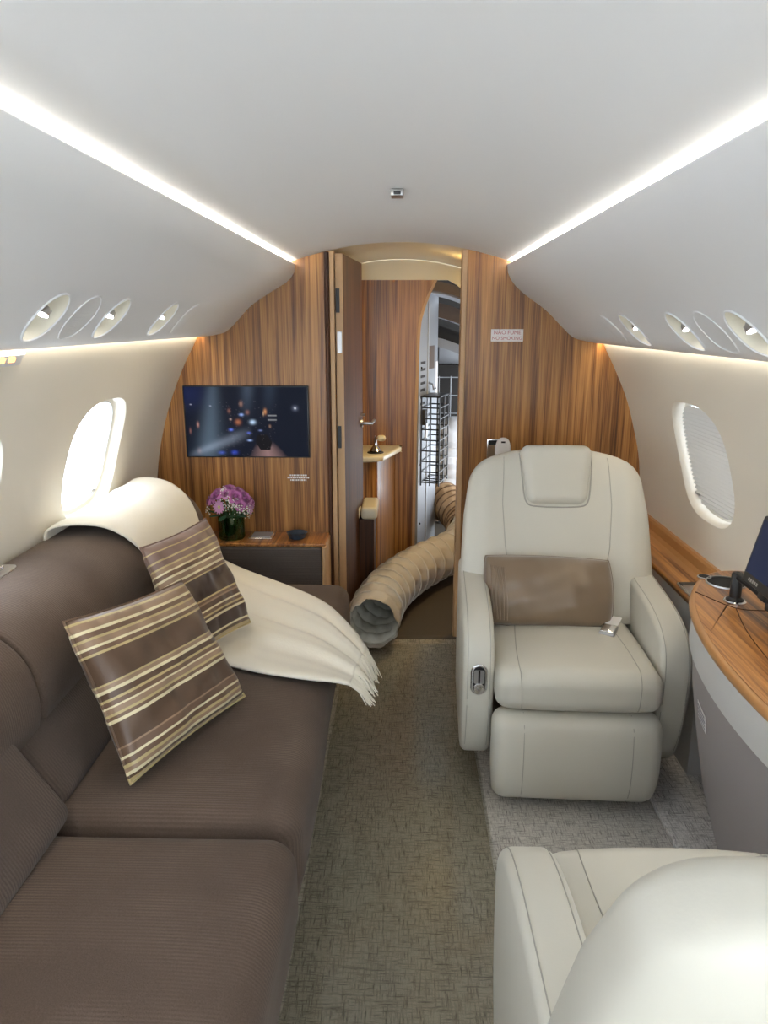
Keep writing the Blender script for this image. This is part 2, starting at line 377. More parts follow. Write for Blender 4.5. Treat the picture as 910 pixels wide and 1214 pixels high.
# ------------------------------------------------------------ the cabin shell
def profile(P, n=10):
    Q = catmull(P, n); s = np.concatenate([[0], np.cumsum(np.linalg.norm(np.diff(Q, axis=0), axis=1))])
    def ev(t): return np.array([np.interp(t, s, Q[:, 0]), np.interp(t, s, Q[:, 1])])
    def at(p): return s[np.argmin(np.linalg.norm(Q - np.array(p), axis=1))]
    ev.length = s[-1]; ev.at = at; ev.pts = Q
    return ev
def holed(ev, u0, u1, holes, v0, v1, depth=0.0, shrink=0.0, side=1, nu=12, nv=14, R=5, plain_step=.25):
    """surface swept along Y over a profile, with super-elliptical holes; holes = (uc, vc, hu, hv, e)"""
    idx = {}; V = []; F = []
    def nrm(v):
        d = ev(min(v + .004, ev.length)) - ev(max(v - .004, 0)); d /= np.linalg.norm(d); return np.array([-d[1], d[0]]) * side
    def pt(u, v, off=0):
        p = ev(v) + (nrm(v) * off if off else 0); return np.array([p[0], u, p[1]])
    def vid(u, v):
        k = (round(u, 5), round(v, 5))
        if k not in idx: idx[k] = len(V); V.append(pt(u, v))
        return idx[k]
    def grid(us, vs):
        for i in range(len(us) - 1):
            for j in range(len(vs) - 1): F.append((vid(us[i], vs[j]), vid(us[i + 1], vs[j]), vid(us[i + 1], vs[j + 1]), vid(us[i], vs[j + 1])))
    loops = []
    if holes:
        vc, hv = holes[0][1], holes[0][3]; va, vb = vc - hv * 1.12, vc + hv * 1.12
        low = np.linspace(v0, va, 10); mid = np.linspace(va, vb, nv + 1); hi = np.linspace(vb, v1, 12)
    else: low = np.linspace(v0, v1, 30); mid = hi = None
    cur = u0
    segs = []
    for h in sorted(holes):
        a, b = h[0] - h[2] * 1.12, h[0] + h[2] * 1.12
        if a > cur + 1e-6: segs.append((cur, a, None))
        segs.append((a, b, h)); cur = b
    if cur < u1: segs.append((cur, u1, None))
    for a, b, h in segs:
        us = np.linspace(a, b, (nu if h else max(2, int((b - a) / plain_step) + 1)) + 1)
        grid(us, low)
        if mid is not None: grid(us, hi)
        if h is None:
            if mid is not None: grid(us, mid)
            continue
        uc, vc, hu, hv, e = h
        per = [(u, mid[0]) for u in us[:-1]] + [(us[-1], v) for v in mid[:-1]] + [(u, mid[-1]) for u in us[:0:-1]] + [(us[0], v) for v in mid[:0:-1]]
        n = len(per); loop = []
        for (pu, pv) in per:
            du, dv = (pu - uc) / hu, (pv - vc) / hv
            r = (abs(du) ** e + abs(dv) ** e) ** (-1 / e); loop.append((uc + du * r * hu, vc + dv * r * hv))
        rows = []
        for k in range(R + 1):
            t = (k / R) ** .8
            rows.append([vid(lu + (pu - lu) * t, lv + (pv - lv) * t) if k < R else vid(pu, pv) for (lu, lv), (pu, pv) in zip(loop, per)])
        for k in range(R):
            for j in range(n): F.append((rows[k][j], rows[k + 1][j], rows[k + 1][(j + 1) % n], rows[k][(j + 1) % n]))
        loops.append((h, loop))
    return V, F, loops, pt
WALL_L = profile([(-.60, 1.70), (-.74, 1.60), (-.83, 1.49), (-.88, 1.396), (-.956, 1.258), (-1.028, 1.088), (-1.079, .913), (-1.109, .729), (-1.115, .6), (-1.09, .3), (-1.02, .0)])
WALL_R = profile([(.60, 1.70), (.74, 1.585), (.83, 1.46), (.878, 1.368), (.945, 1.243), (.998, 1.127), (1.037, 1.005), (1.071, .869), (1.088, .71), (1.095, .6), (1.08, .3), (1.02, .0)])
WIN_Y = [2.525, 1.655, .785, -.085, -.955, -1.825]
def side_wall(name, ev, side, label):
    vc = (ev.at((side * 1.0, 1.215)) + ev.at((side * 1.09, .80))) / 2 if side < 0 else (ev.at((1.0, 1.20)) + ev.at((1.085, .775))) / 2
    vc = ev.at((side * 1.052, 1.0)) - .003
    holes = [(y, vc, .232, .215, 3.0) for y in WIN_Y]
    V, F, loops, pt = holed(ev, Y_BACK, Y_BULK, holes, 0, ev.length)
    w = mesh(name, V, F, 'wall_cream'); tag(w, label, 'wall', kind='structure')
    return loops, pt
def window(n, loop, pt, side, shade, label):
    h, lp = loop; uc, vc = h[0], h[1]
    c = pt(uc, vc); t = thing('window_%d' % n, tuple(c), label, 'window', kind='structure')
    off = -side
    def ring(sh, d): 
        return [pt(uc + (u - uc) * sh, vc + (v - vc) * sh, d) for u, v in lp]
    o = side if side < 0 else side
    sgn = OUT[side]
    rings = [ring(1.0, 0), ring(.975, sgn * .006), ring(.95, sgn * .02), ring(.93, sgn * .036), ring(.86, sgn * .040)]
    mesh('frame', *loft(rings, cap=False), 'wall_cream', t, sharp=60)
    g = ring(.90, sgn * .046); cen = pt(uc, vc, sgn * .046); nn = len(g)
    # pane: follow the skin so that it fills the opening
    rr = [[pt(uc + (u - uc) * k, vc + (v - vc) * k, sgn * .046) for u, v in lp] for k in (.9, .6, .3)]
    v, f = loft(rr, cap=False); v.append(tuple(cen)); f += [(2 * nn + j, 2 * nn + (j + 1) % nn, 3 * nn) for j in range(nn)]
    mesh('pane', v, f, 'pane_glass', t)
    seal = [pt(uc + (u - uc) * .865, vc + (v - vc) * .865, sgn * .037) for u, v in lp]
    mesh('seal', *tube(seal, .003, 6, closed=True), 'cover_grey', t)
    latch = pt(uc + (.1 if not shade else .16), vc + h[3] * .70, sgn * .028)
    mesh('latch', *rcube(latch, (.012, .04, .012), .004, k=2, m=1), 'steel', t)
    if shade:
        # pleated blind drawn fully down: zigzag strips between the window sides
        npl = 26; v = []; f = []
        ts = np.linspace(-1, 1, npl * 2 + 1)
        for i, tt in enumerate(ts):
            hu = h[2] * .885 * max(0.0, 1 - abs(tt) ** 3) ** (1 / 3); d = sgn * (.022 + .008 * (i % 2))
            for k in range(5): v.append(pt(uc - .004 - hu + 2 * hu * k / 4, vc + tt * h[3] * .885, d))
        for i in range(len(ts) - 1):
            for k in range(4): a = i * 5 + k; f.append((a, a + 1, a + 6, a + 5))
        s = mesh('pleated_shade', v, f, 'pleat_shade', t, smooth=False); s['label'] = 'white pleated blind drawn down'
OUT = {-1: None, 1: None}
# outward direction of the profile normal for either side
for sd, ev in ((-1, WALL_L), (1, WALL_R)):
    a = ev.at((sd * 1.05, 1.0)); d = ev(a + .01) - ev(a - .01); nn = np.array([-d[1], d[0]])
    OUT[sd] = 1.0 if nn[0] * sd > 0 else -1.0
ll, ptl = side_wall('wall_left', WALL_L, -1, 'curved cream sidewall behind the brown sofa')
lr, ptr = side_wall('wall_right', WALL_R, 1, 'curved cream sidewall beside the leather armchairs')
wn = 1
wl_txt = ['bright oval window over the throw on the sofa back', 'bright oval window over the near end of the sofa back']
for i, l in enumerate(sorted(ll, key=lambda q: -q[0][0])):
    window(wn, l, ptl, -1, False, wl_txt[i] if i < 2 else 'oval window further along the sofa wall'); wn += 1
for i, l in enumerate(sorted(lr, key=lambda q: -q[0][0])):
    window(wn, l, ptr, 1, i < 2, 'oval window with a white pleated blind drawn down beside the facing armchair' if i == 0 else 'oval window further along the armchair wall'); wn += 1

# ceiling: shallow arch through to the washroom
def ceil_z(x): return 1.786 - .36 * x * x
xs = np.linspace(-.535, .535, 33); ys = np.concatenate([np.linspace(Y_BACK, Y_BULK, 12)])
v = [(x, y, ceil_z(x)) for y in ys for x in xs]; nx = len(xs)
f = [(i * nx + j, i * nx + j + 1, (i + 1) * nx + j + 1, (i + 1) * nx + j) for i in range(len(ys) - 1) for j in range(nx - 1)]
tag(mesh('ceiling', v, f, 'ceiling_white'), 'smooth white arched cabin ceiling between the two light coves', 'ceiling', kind='structure')

# overhead side panels (noses, troughs and lower lips)
def panel_profile(side):
    if side < 0: P = [(-.444, 1.697), (-.450, 1.664), (-.480, 1.627), (-.547, 1.588), (-.638, 1.530), (-.700, 1.468), (-.752, 1.421), (-.806, 1.406), (-.852, 1.400)]
    else: P = [(.452, 1.694), (.457, 1.660), (.482, 1.618), (.532, 1.574), (.623, 1.510), (.694, 1.442), (.748, 1.396), (.812, 1.379), (.852, 1.372)]
    return profile(P)
PAN = {-1: panel_profile(-1), 1: panel_profile(1)}
LAMP_Y = {'lamp_a': 1.525, 'grille': 1.69, 'lamp_b': 1.872, 'lamp_c': 2.275, 'cover': 2.50}
def overhead(side):
    ev = PAN[side]; vc = ev.at((side * .700, 1.472 if side < 0 else 1.436))
    holes = [(y, vc, .060, .066, 2.0) for k, y in LAMP_Y.items()]
    V, F, loops, pt = holed(ev, Y_BACK, Y_BULK, holes, 0, ev.length, nu=10, nv=10, R=4)
    # add the hidden returns: cove trough above the nose, slot behind the lower lip
    top = ev(0); s = side
    extra = [(top[0], top[1]), (top[0] + s * .004, top[1] + .004), (top[0] + s * .012, top[1] + .003), (s * .482, 1.655), (s * .512, 1.645), (s * .520, 1.715)]
    b = ev(ev.length); low = [(b[0], b[1]), (s * .856, b[1] + .003), (s * .855, b[1] + .012), (s * .80, b[1] + .05), (s * .70, b[1] + .12)]
    for pl in (extra, low):
        base = len(V)
        for y in (Y_BACK, Y_BULK): V += [(p[0], y, p[1]) for p in pl]
        n = len(pl); F += [(base + i, base + i + 1, base + n + i + 1, base + n + i) for i in range(n - 1)]
    t = mesh('trim_1' if side < 0 else 'trim_2', V, F, 'panel_white', sharp=50)
    tag(t, 'white overhead panel with round lamp openings over the %s' % ('sofa' if side < 0 else 'armchairs'), 'ceiling panel', kind='structure')
    return loops, pt, vc
SG = {}
for side in (-1, 1):
    loops, pt, vc = overhead(side)
    d = PAN[side](vc + .01) - PAN[side](vc - .01); nn = np.array([-d[1], d[0]]); sg = 1.0 if nn[1] > 0 else -1.0   # +: up into the panel
    over = 'over the sofa' if side < 0 else 'over the armchairs'
    for h, lp in loops:
        uc = h[0]; kind = next((k for k, y in LAMP_Y.items() if abs(y - uc) < 1e-6), 'cover')
        c = pt(uc, vc)
        def ring(k, d, du=0.0, dv=0.0): return [pt(uc + du + (u - uc) * k, vc + dv + (v_ - vc) * k, sg * d) for u, v_ in lp]
        if kind.startswith('lamp'):
            lab = {'lamp_a': 'reading lamp in round recess before the ribbed grille ', 'lamp_b': 'reading lamp in round recess just past the ribbed grille ', 'lamp_c': 'swivelled reading lamp in round recess beside the blank cover '}[kind] + over
            t = thing('reading_lamp', tuple(c), lab, 'lamp', 'overhead reading lamps')
            rings = [ring(1.0, 0), ring(.97, .004), ring(.96, .02), ring(.94, .045), ring(.8, .062), ring(.45, .068), ring(.02, .07)]
            vr, fr2 = loft(rings, cap=True); fr2.pop(-2); mesh('recess', vr, fr2, 'recess_cream', t, sharp=60)
            mesh('rim', *tube(ring(.992, -.0015), .0022, 6, closed=True), 'panel_white', t)
            # lamp pod: short steel barrel with a glowing lens, up in the recess
            a = np.array(pt(uc + .004, vc - .006, sg * .014)); dr = np.array([side * .15, -.55, -.82]); dr /= np.linalg.norm(dr)
            M = Matrix.Translation(Vector(a)) @ Vector(dr).to_track_quat('Z', 'Y').to_matrix().to_4x4()
            hd = mesh('lamp_head', *lathe([(.0, -.010), (.010, -.010), (.013, -.003), (.0135, .008), (.012, .0095), (.0112, .0075)], n=16, M=M), 'steel', t)
            mesh('lens', *xf(disc((0, 0, .0082), .0112, 14), M), 'lamp_led', hd)
            mesh('bracket', *tube([a + np.array([0, -.03, .0]), a, a + np.array([0, .03, 0])], .004, 6), 'steel', t)
            if kind == 'lamp_c':
                # half-turned cover leaf over the near part of the recess
                v = []; n = 20
                for k in range(n + 1):
                    an = PI / 2 + PI * k / n; v.append(pt(uc + .055 * math.cos(an) + .004, vc + .0635 * math.sin(an), sg * .002))
                for k in range(n + 1):
                    an = PI / 2 + PI * (n - k) / n; v.append(pt(uc - .022 + .022 * math.cos(an) + .010 * math.sin(an), vc + .0635 * math.sin(an), sg * .002))
                f = [(k, k + 1, 2 * n - k, 2 * n + 1 - k) for k in range(n)]
                mesh('cover_leaf', v, f, 'panel_white', t)
        elif kind == 'grille':
            t = thing('speaker_grille', tuple(c), 'round ribbed speaker grille between two reading lamps ' + over, 'grille', 'overhead grilles')
            mesh('backing', *loft([ring(1.0, 0), ring(.985, .003), ring(.95, .004), ring(.02, .004)], cap=True), 'grille', t)
            mb = MB()
            for k in range(-8, 9):
                q = k / 9; hu = .0565 * math.sqrt(max(0, 1 - q * q))
                mb.add(tube([pt(uc - hu, vc + q * .062, sg * .003), pt(uc, vc + q * .062, sg * .003), pt(uc + hu, vc + q * .062, sg * .003)], .0016, 5))
            mb.build('ribs', 'cover_grey', t)
            mesh('rim', *tube(ring(.99, .0), .002, 6, closed=True), 'panel_white', t)
        else:
            t = thing('blank_cover', tuple(c), ('blank round cover let into the panel ' if kind == 'cover' and abs(uc - 2.5) < .1 else 'further round cover let into the panel ') + over, 'cover', 'overhead blank covers')
            mesh('plate', *loft([ring(.985, .0), ring(.965, -.002), ring(.9, -.003), ring(.02, -.003)], cap=True), 'panel_white', t)
            mesh('rim', *tube(ring(.99, .001), .0022, 6, closed=True), 'cover_grey', t)
    # light strips
    z = 1.652
    led = [(side * .476, Y_BACK + .1, z + .010), (side * .506, Y_BACK + .1, z + .004)]
    yy = np.linspace(Y_BACK + .1, Y_BULK - .01, 25)
    v = [(side * .484, y, z + .009) for y in yy] + [(side * .506, y, z + .002) for y in yy]; n = len(yy)
    f = [(i, i + 1, n + i + 1, n + i) for i in range(n - 1)]
    tag(mesh('cove_light', v, f, 'cove_led'), 'warm white light strip along the ceiling edge ' + over, 'light strip', 'cove light strips')
    lz = (1.400 if side < 0 else 1.372) + .014
    v = [(side * .857, y, lz) for y in yy] + [(side * .869, y, lz) for y in yy]
    tag(mesh('wash_light', v, f, 'wash_led'), 'hidden warm light strip washing the wall ' + over, 'light strip', 'wall wash strips')
    cz = 1.400 if side < 0 else 1.372
    t = thing('corner_spot', (side * .866, Y_BULK - .03, cz + .02), 'small amber spot at the bulkhead corner ' + over, 'lamp', 'bulkhead corner spots')
    mesh('housing', *lathe([(.012, .02), (.012, 0), (.009, -.001)], (side * .862, Y_BULK - .022, cz + .012), 12), 'steel', t)
    mesh('lens', *disc((side * .862, Y_BULK - .022, cz + .011), .009, 12), 'corner_led', t)

# floor
tag(mesh('floor', *box(-1.02, 1.02, Y_BACK, Y_BULK, -.05, 0), 'floor_carpet', smooth=False), 'grey woven carpet floor under the armchairs', 'floor', kind='structure')
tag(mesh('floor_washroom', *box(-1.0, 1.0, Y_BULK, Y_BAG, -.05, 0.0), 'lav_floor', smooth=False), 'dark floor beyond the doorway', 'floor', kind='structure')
tag(mesh('carpet_runner', *box(-.262, .275, Y_BACK, 3.26, .0, .006), 'runner_carpet', smooth=False), 'olive brown woven aisle carpet between sofa and armchairs', 'carpet')
v, f = box(-.235, .283, Y_BACK, 3.2, .0075, .0085)
tag(mesh('floor_film', v, f, 'clear_film', smooth=False), 'clear plastic film laid over the aisle carpet', 'plastic film')
tag(mesh('trim_3', *box(-.30, .285, 3.262, 3.30, 0, .008, .002), 'lav_floor'), 'dark threshold strip across the doorway floor', 'threshold', kind='structure')
tag(mesh('baseboard_right', *box(.80, 1.02, .2, 3.29, 0, .022, .006), 'sill_carpet'), 'pale carpeted sill along the foot of the armchair wall', 'baseboard', kind='structure')

# bulkhead either side of the doorway
def bulkhead(side, name, label):
    ev = WALL_L if side < 0 else WALL_R
    w = [tuple(p) for p in ev.pts]
    w = [(x + side * .012, z) for x, z in w if 0 <= z < 1.72]
    x0 = -.30 if side < 0 else .285
    top = [(x, ceil_z(x) - .0005) for x in np.linspace(x0, side * .535, 10)]
    P = [(x0, .0)] + top + w
    P = np.array(P); n = len(P)
    rings = [np.stack([P[:, 0], np.full(n, y), P[:, 1]], 1) for y in (Y_BULK, Y_BULK + .045)]
    o = mesh(name, *loft(rings), 'veneer', smooth=False)
    return tag(o, label, 'wall', kind='structure')
bulkhead(-1, 'wall_aft_left', 'zebra veneer bulkhead carrying the television'); bulkhead(1, 'wall_aft_right', 'zebra veneer bulkhead with the no smoking sign')
def jamb(name, x0, x1, y0, y1, mat, label, r):
    zt = min(ceil_z(x0), ceil_z(x1)) - .003
    tag(mesh(name, *pad(rect2(x0, x1, y0, y1, r), 0, zt, 0), mat), label, 'trim', kind='structure')
jamb('trim_4', -.322, -.300, Y_BULK - .016, Y_BULK + .05, 'veneer_dark', 'rounded dark veneer post at the door hinge side', .012)
jamb('trim_5', -.300, -.280, Y_BULK - .008, Y_BULK + .055, 'edge_wood', 'pale wood door frame edge on the hinge side', .003)
jamb('trim_6', .262, .286, Y_BULK - .012, Y_BULK + .06, 'edge_wood', 'pale wood door frame edge on the latch side', .005)

# washroom and baggage bay shell
xs = np.linspace(-.95, .95, 41)
def lav_z(x): return 1.80 - .42 * x * x
v = [(x, y, lav_z(x)) for y in (Y_BULK + .001, Y_LAV) for x in xs]; nx = len(xs)
tag(mesh('ceiling_washroom', v, [(j, j + 1, nx + j + 1, nx + j) for j in range(nx - 1)], 'cream_gloss'), 'cream arched ceiling of the small washroom', 'ceiling', kind='structure')
for sd, nm in ((-1, 'wall_washroom_left'), (1, 'wall_washroom_right')):
    tag(mesh(nm, *box(min(sd * .90, sd * .92), max(sd * .90, sd * .92), Y_BULK + .045, Y_LAV, 0, 1.5), 'veneer_side', smooth=False), 'veneered side wall of the washroom', 'wall', kind='structure')
# rear washroom wall with an opening that has a curved shoulder
open_edge = [(.075, .0), (.078, .4), (.083, .895), (.092, 1.30), (.100, 1.446), (.118, 1.525), (.145, 1.60), (.172, 1.655), (.188, 1.689)]
E1 = catmull(open_edge, 4)
P = np.array([(-.92, 0)] + [tuple(p) for p in E1] + [(-.92, 1.689)])
rings = [np.stack([P[:, 0], np.full(len(P), y), P[:, 1]], 1) for y in (Y_LAV, Y_LAV + .03)]
tag(mesh('wall_washroom_rear', *loft(rings), 'veneer', smooth=False), 'veneer partition behind the washroom counter', 'wall', kind='structure')
Pe = np.concatenate([E1, E1[::-1] + np.array([.016, 0])])
rings = [np.stack([Pe[:, 0], np.full(len(Pe), y), Pe[:, 1]], 1) for y in (Y_LAV - .006, Y_LAV + .035)]
tag(mesh('trim_7', *loft(rings), 'edge_wood', smooth=False), 'pale wood edging of the curved baggage bay opening', 'trim', kind='structure')
xs_h = np.linspace(-.50, .60, 24)
P = np.array([(x, min(1.689, lav_z(x)) if x < .28 else 1.689 - .8 * (x - .28)) for x in xs_h] + [(x, lav_z(x) + .012) for x in xs_h[::-1]])
rings = [np.stack([P[:, 0], np.full(len(P), y), P[:, 1]], 1) for y in (Y_LAV + .001, Y_LAV + .03)]
tag(mesh('wall_washroom_header', *loft(rings), 'cream_gloss', smooth=False), 'cream header above the washroom partition', 'wall', kind='structure')
tag(mesh('wall_washroom_rear_right', *box(.52, .92, Y_LAV, Y_LAV + .03, 0, 1.5), 'veneer', smooth=False), 'veneer partition on the right of the bay opening', 'wall', kind='structure')
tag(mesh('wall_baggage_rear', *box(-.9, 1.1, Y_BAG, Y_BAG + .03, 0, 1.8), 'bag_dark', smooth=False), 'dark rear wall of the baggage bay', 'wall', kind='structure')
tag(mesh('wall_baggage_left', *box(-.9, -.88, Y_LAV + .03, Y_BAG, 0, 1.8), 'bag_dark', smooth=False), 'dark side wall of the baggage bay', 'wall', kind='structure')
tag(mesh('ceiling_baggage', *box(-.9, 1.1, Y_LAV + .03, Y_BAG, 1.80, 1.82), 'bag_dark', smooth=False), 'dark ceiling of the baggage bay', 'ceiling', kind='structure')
t = thing('washroom_light', (.45, 3.72, 1.66), 'yellow ceiling light in the washroom', 'lamp')
mesh('housing', *lathe([(.10, .03), (.10, 0), (.085, -.004)], (.45, 3.72, 1.68), 20), 'steel', t)
mesh('diffuser', *lathe([(.0, -.02), (.05, -.016), (.085, -.004)], (.45, 3.72, 1.68), 20), 'lav_led', t)

# ------------------------------------------------------------ door, signs and fittings on the bulkhead
A = math.radians(5.2); hx, hy = -.244, Y_BULK + .012
dv_ = np.array([math.sin(A), math.cos(A)]); dn = np.array([math.cos(A), -math.sin(A)])     # along the leaf, and towards the opening
def leaf(a, b, z): p = np.array([hx, hy]) + dv_ * a + dn * b; return (p[0], p[1], z)
DW = .56
dr = thing('door_1', (hx, hy, 0), 'veneered washroom door standing open', 'door', kind='structure')
def slab(a0, a1, b0, b1, z0, z1a, z1b=None):
    z1b = z1a if z1b is None else z1b
    v = [leaf(a, b, z) for a in (a0, a1) for b in (b0, b1) for z in (z0, z1a if a == a0 else z1b)]
    return v, [(0, 1, 3, 2), (4, 6, 7, 5), (0, 4, 5, 1), (2, 3, 7, 6), (0, 2, 6, 4), (1, 5, 7, 3)]
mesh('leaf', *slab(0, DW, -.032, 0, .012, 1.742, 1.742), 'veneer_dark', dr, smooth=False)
mesh('edge_strip', *slab(-.004, 0, -.032, 0, .012, 1.742), 'edge_wood', dr, smooth=False)
for z in (.96, 1.55): mesh('hinge', *slab(-.010, -.003, -.030, -.014, z - .05, z + .05), 'black_plastic', dr, smooth=False)
mesh('latch_plate', *slab(-.009, -.004, -.026, -.006, 1.33, 1.42), 'steel', dr, smooth=False)
hd = mesh('handle', *tube([leaf(DW - .06, .0, .955), leaf(DW - .06, .045, .955), leaf(DW - .062, .055, .955), leaf(DW + .0, .06, .965)], .008, 8), 'steel', dr)
M = Matrix.Translation(Vector(leaf(DW - .06, .001, .955))) @ Vector((dn[0], dn[1], 0)).to_track_quat('Z', 'Y').to_matrix().to_4x4()
mesh('rose', *lathe([(.0, .008), (.02, .008), (.024, 0)], n=16, M=M), 'steel', hd)
mesh('thumb_turn', *tube([leaf(DW - .06, 0, 1.0), leaf(DW - .06, .02, 1.0)], .007, 8), 'steel', dr)

def gauss(s, t, cs, ct, ws, wt): return np.exp(-((s - cs) / ws) ** 2 - ((t - ct) / wt) ** 2)
def tv_picture(s, t):
    c = np.zeros(s.shape + (3,)) + np.array([.006, .009, .020])
    c += gauss(s, t, .05, .1, .12, .2)[..., None] * np.array([.004, .008, .05])
    bw = .05 + .05 * t; bc = .235 - .06 * t
    c += (np.exp(-((s - bc) / bw) ** 2) * (.55 + .45 * t) * (1 - .5 * np.clip(t - .75, 0, 1) * 4 * .5))[..., None] * np.array([.10, .145, .19])
    c += (np.exp(-((s - (.52 - .05 * t)) / .05) ** 2) * np.clip(1 - t / .5, 0, 1))[..., None] * np.array([.05, .07, .10])
    c += (np.exp(-((s - (.70 - .06 * t)) / .05) ** 2) * np.clip(1 - t / .5, 0, 1))[..., None] * np.array([.02, .03, .045])
    bt = .97 - .68 * (s - .04); c += (np.exp(-((t - bt) / (.05 + .06 * s)) ** 2) * np.clip((.55 - s) * 6, 0, 1) * np.clip(s * 8, 0, 1))[..., None] * np.array([.14, .165, .21])
    wedge = np.clip((t - .76) * 9, 0, 1) * np.clip(1 - abs(s - .66 - (t - .9) * .1) / (.04 + (t - .7) * .42), 0, 1)
    c += wedge[..., None] * np.array([.34, .20, .18])
    ks = .72
    for cs, ct, ws, wt, col in ((.55, .50, .030, .040, (.55, .75, 1.0)), (.46, .395, .022, .022, (.35, .5, 1)), (.37, .61, .022, .024, (.12, .2, .9)), (.52, .765, .024, .016, (.4, .55, 1)), (.515, .655, .02, .02, (.08, .12, .6)), (.285, .945, .035, .03, (.03, .06, .4)), (.39, .94, .035, .04, (.03, .06, .45)), (.61, .62, .02, .015, (.2, .25, .5)), (.90, .30, .009, .016, (1, 1, 1)), (.90, .30, .03, .05, (.12, .14, .2)), (.05, .25, .01, .01, (.5, .5, .6)), (.21, .27, .01, .01, (.4, .4, .5)),
        (.655, .35, .016, .05, (.62, .26, .09)), (.43, .50, .03, .05, (.40, .13, .05)), (.46, .24, .018, .05, (.30, .15, .10)), (.51, .36, .02, .04, (.24, .1, .07)), (.36, .34, .016, .04, (.22, .09, .06)), (.37, .46, .012, .02, (.5, .35, .3)), (.10, .54, .012, .05, (.45, .20, .15)), (.035, .63, .010, .05, (.25, .1, .08)), (.69, .56, .012, .03, (.28, .16, .1)), (.10, .92, .02, .05, (.12, .07, .06)), (.64, .38, .006, .04, (.5, .35, .2))):
        c += gauss(s, t, cs, ct, ws * ks, wt * ks)[..., None] * np.array(col) * 1.15
    for ct in (.405, .468): c += (np.exp(-((t - ct) / .008) ** 2) * (abs(s - .71) < .035))[..., None] * np.array([.35, .35, .36])
    amp = (abs(s - .635 - (t - .79) * .1) < .068 - abs(t - .79) * .25) & (abs(t - .79) < .11)
    c[amp] = (.008, .007, .008)
    n = rng.random(s.shape); spk = (n > .985) & (abs(s - .5) < .25) & (t > .2)
    c[spk] += np.array([.10, .08, .09])
    return np.clip(c, 0, 1.2)
def small_picture(s, t):
    c = np.zeros(s.shape + (3,)) + np.array([.022, .030, .070])
    for cs, ct, w, col in ((.55, .45, .05, (.1, .25, .9)), (.48, .36, .03, (.25, .25, .35)), (.40, .62, .03, (.15, .2, .5)), (.62, .55, .06, (.03, .05, .2)), (.7, .3, .05, (.25, .12, .08)), (.35, .42, .02, (.3, .2, .2))):
        c += gauss(s, t, cs, ct, w, w * 1.4)[..., None] * np.array(col)
    return c
def picture(fn, o, ex, ez, nx, ny):
    o, ex, ez = map(np.array, (o, ex, ez)); v = []; f = []
    s, t = np.meshgrid(np.linspace(0, 1, nx + 1), np.linspace(0, 1, ny + 1))
    c = fn(s, t); v = (o + s[..., None] * ex + t[..., None] * ez).reshape(-1, 3)
    for j in range(ny):
        for i in range(nx): a = j * (nx + 1) + i; f.append((a, a + 1, a + nx + 2, a + nx + 1))
    return v, f, np.concatenate([c.reshape(-1, 3), np.ones((len(v), 1))], 1)
tv = thing('television', (-.68, Y_BULK, .871), 'flat television on the veneer bulkhead showing a stage concert', 'television')
mesh('bezel', *box(-.958, -.400, Y_BULK - .014, Y_BULK - .0005, .869, 1.189, .003), 'black_plastic', tv)
v, f, c = picture(tv_picture, (-.952, Y_BULK - .0148, 1.184), (.546, 0, 0), (0, 0, -.310), 192, 108)
mesh('screen', v, f, 'screen_picture', tv, smooth=False, colors=c)

sgn = thing('no_smoking_sign', (.463, Y_BULK, 1.378), 'white no smoking plate with red lettering on the bulkhead', 'sign')
mesh('plate', *box(.394, .532, Y_BULK - .003, Y_BULK - .0002, 1.379, 1.431, .001), 'sign_white', sgn)
def facing(x, y, z): return Matrix.Translation((x, y, z)) @ Matrix.Rotation(PI / 2, 4, 'X')
text('lettering', 'NÃO FUME', .0235, facing(.463, Y_BULK - .0036, 1.4165), 'sign_red', sgn)
text('lettering', 'NO SMOKING', .0205, facing(.463, Y_BULK - .0036, 1.3925), 'sign_red', sgn)
pq = thing('notice_strip', (-.457, Y_BULK, .762), 'small two line notice strip below the television', 'sign')
mb = MB()
for row, (a, b) in enumerate(((-.495, -.418), (-.506, -.408), (-.493, -.420))):
    z = .786 - row * .011; x = a
    while x < b:
        w = .004 + .006 * random.random(); mb.add(box(x, min(x + w, b), Y_BULK - .0022, Y_BULK - .0006, z - .0035, z + .0035)); x += w + .0025
mesh('backing', *box(-.503, -.411, Y_BULK - .001, Y_BULK - .0002, .760, .791), 'veneer', pq, smooth=False)
mb.build('lettering', 'sign_white', pq, smooth=False)

bd = thing('latch_plate', (.435, Y_BULK, .88), 'small steel latch with white strap loop on the bulkhead behind the armchair', 'latch')
mesh('plate', *box(.392, .470, Y_BULK - .010, Y_BULK - .0005, .86, .957, .003), 'chrome', bd)
mesh('recess', *box(.397, .440, Y_BULK - .0112, Y_BULK - .009, .931, .951, .001), 'black_matte', bd)
mesh('strap', *pad(superell(.034, .06, 2.6, 24, (.462, .905)), Y_BULK - .030, Y_BULK - .010, .008, 'y'), 'sign_white', bd)
mesh('slot', *box(.452, .470, Y_BULK - .0315, Y_BULK - .028, .942, .949, .001), 'black_matte', bd)

cd = thing('ceiling_camera', (0.0, 2.03, 1.77), 'tiny grey fitting on the white ceiling', 'fitting')
mesh('housing', *box(-.017, .017, 2.005, 2.055, 1.768, 1.7858, .004), 'steel', cd)
mesh('lens', *box(-.009, .009, 1.999, 2.006, 1.771, 1.779, .002), 'black_plastic', cd)

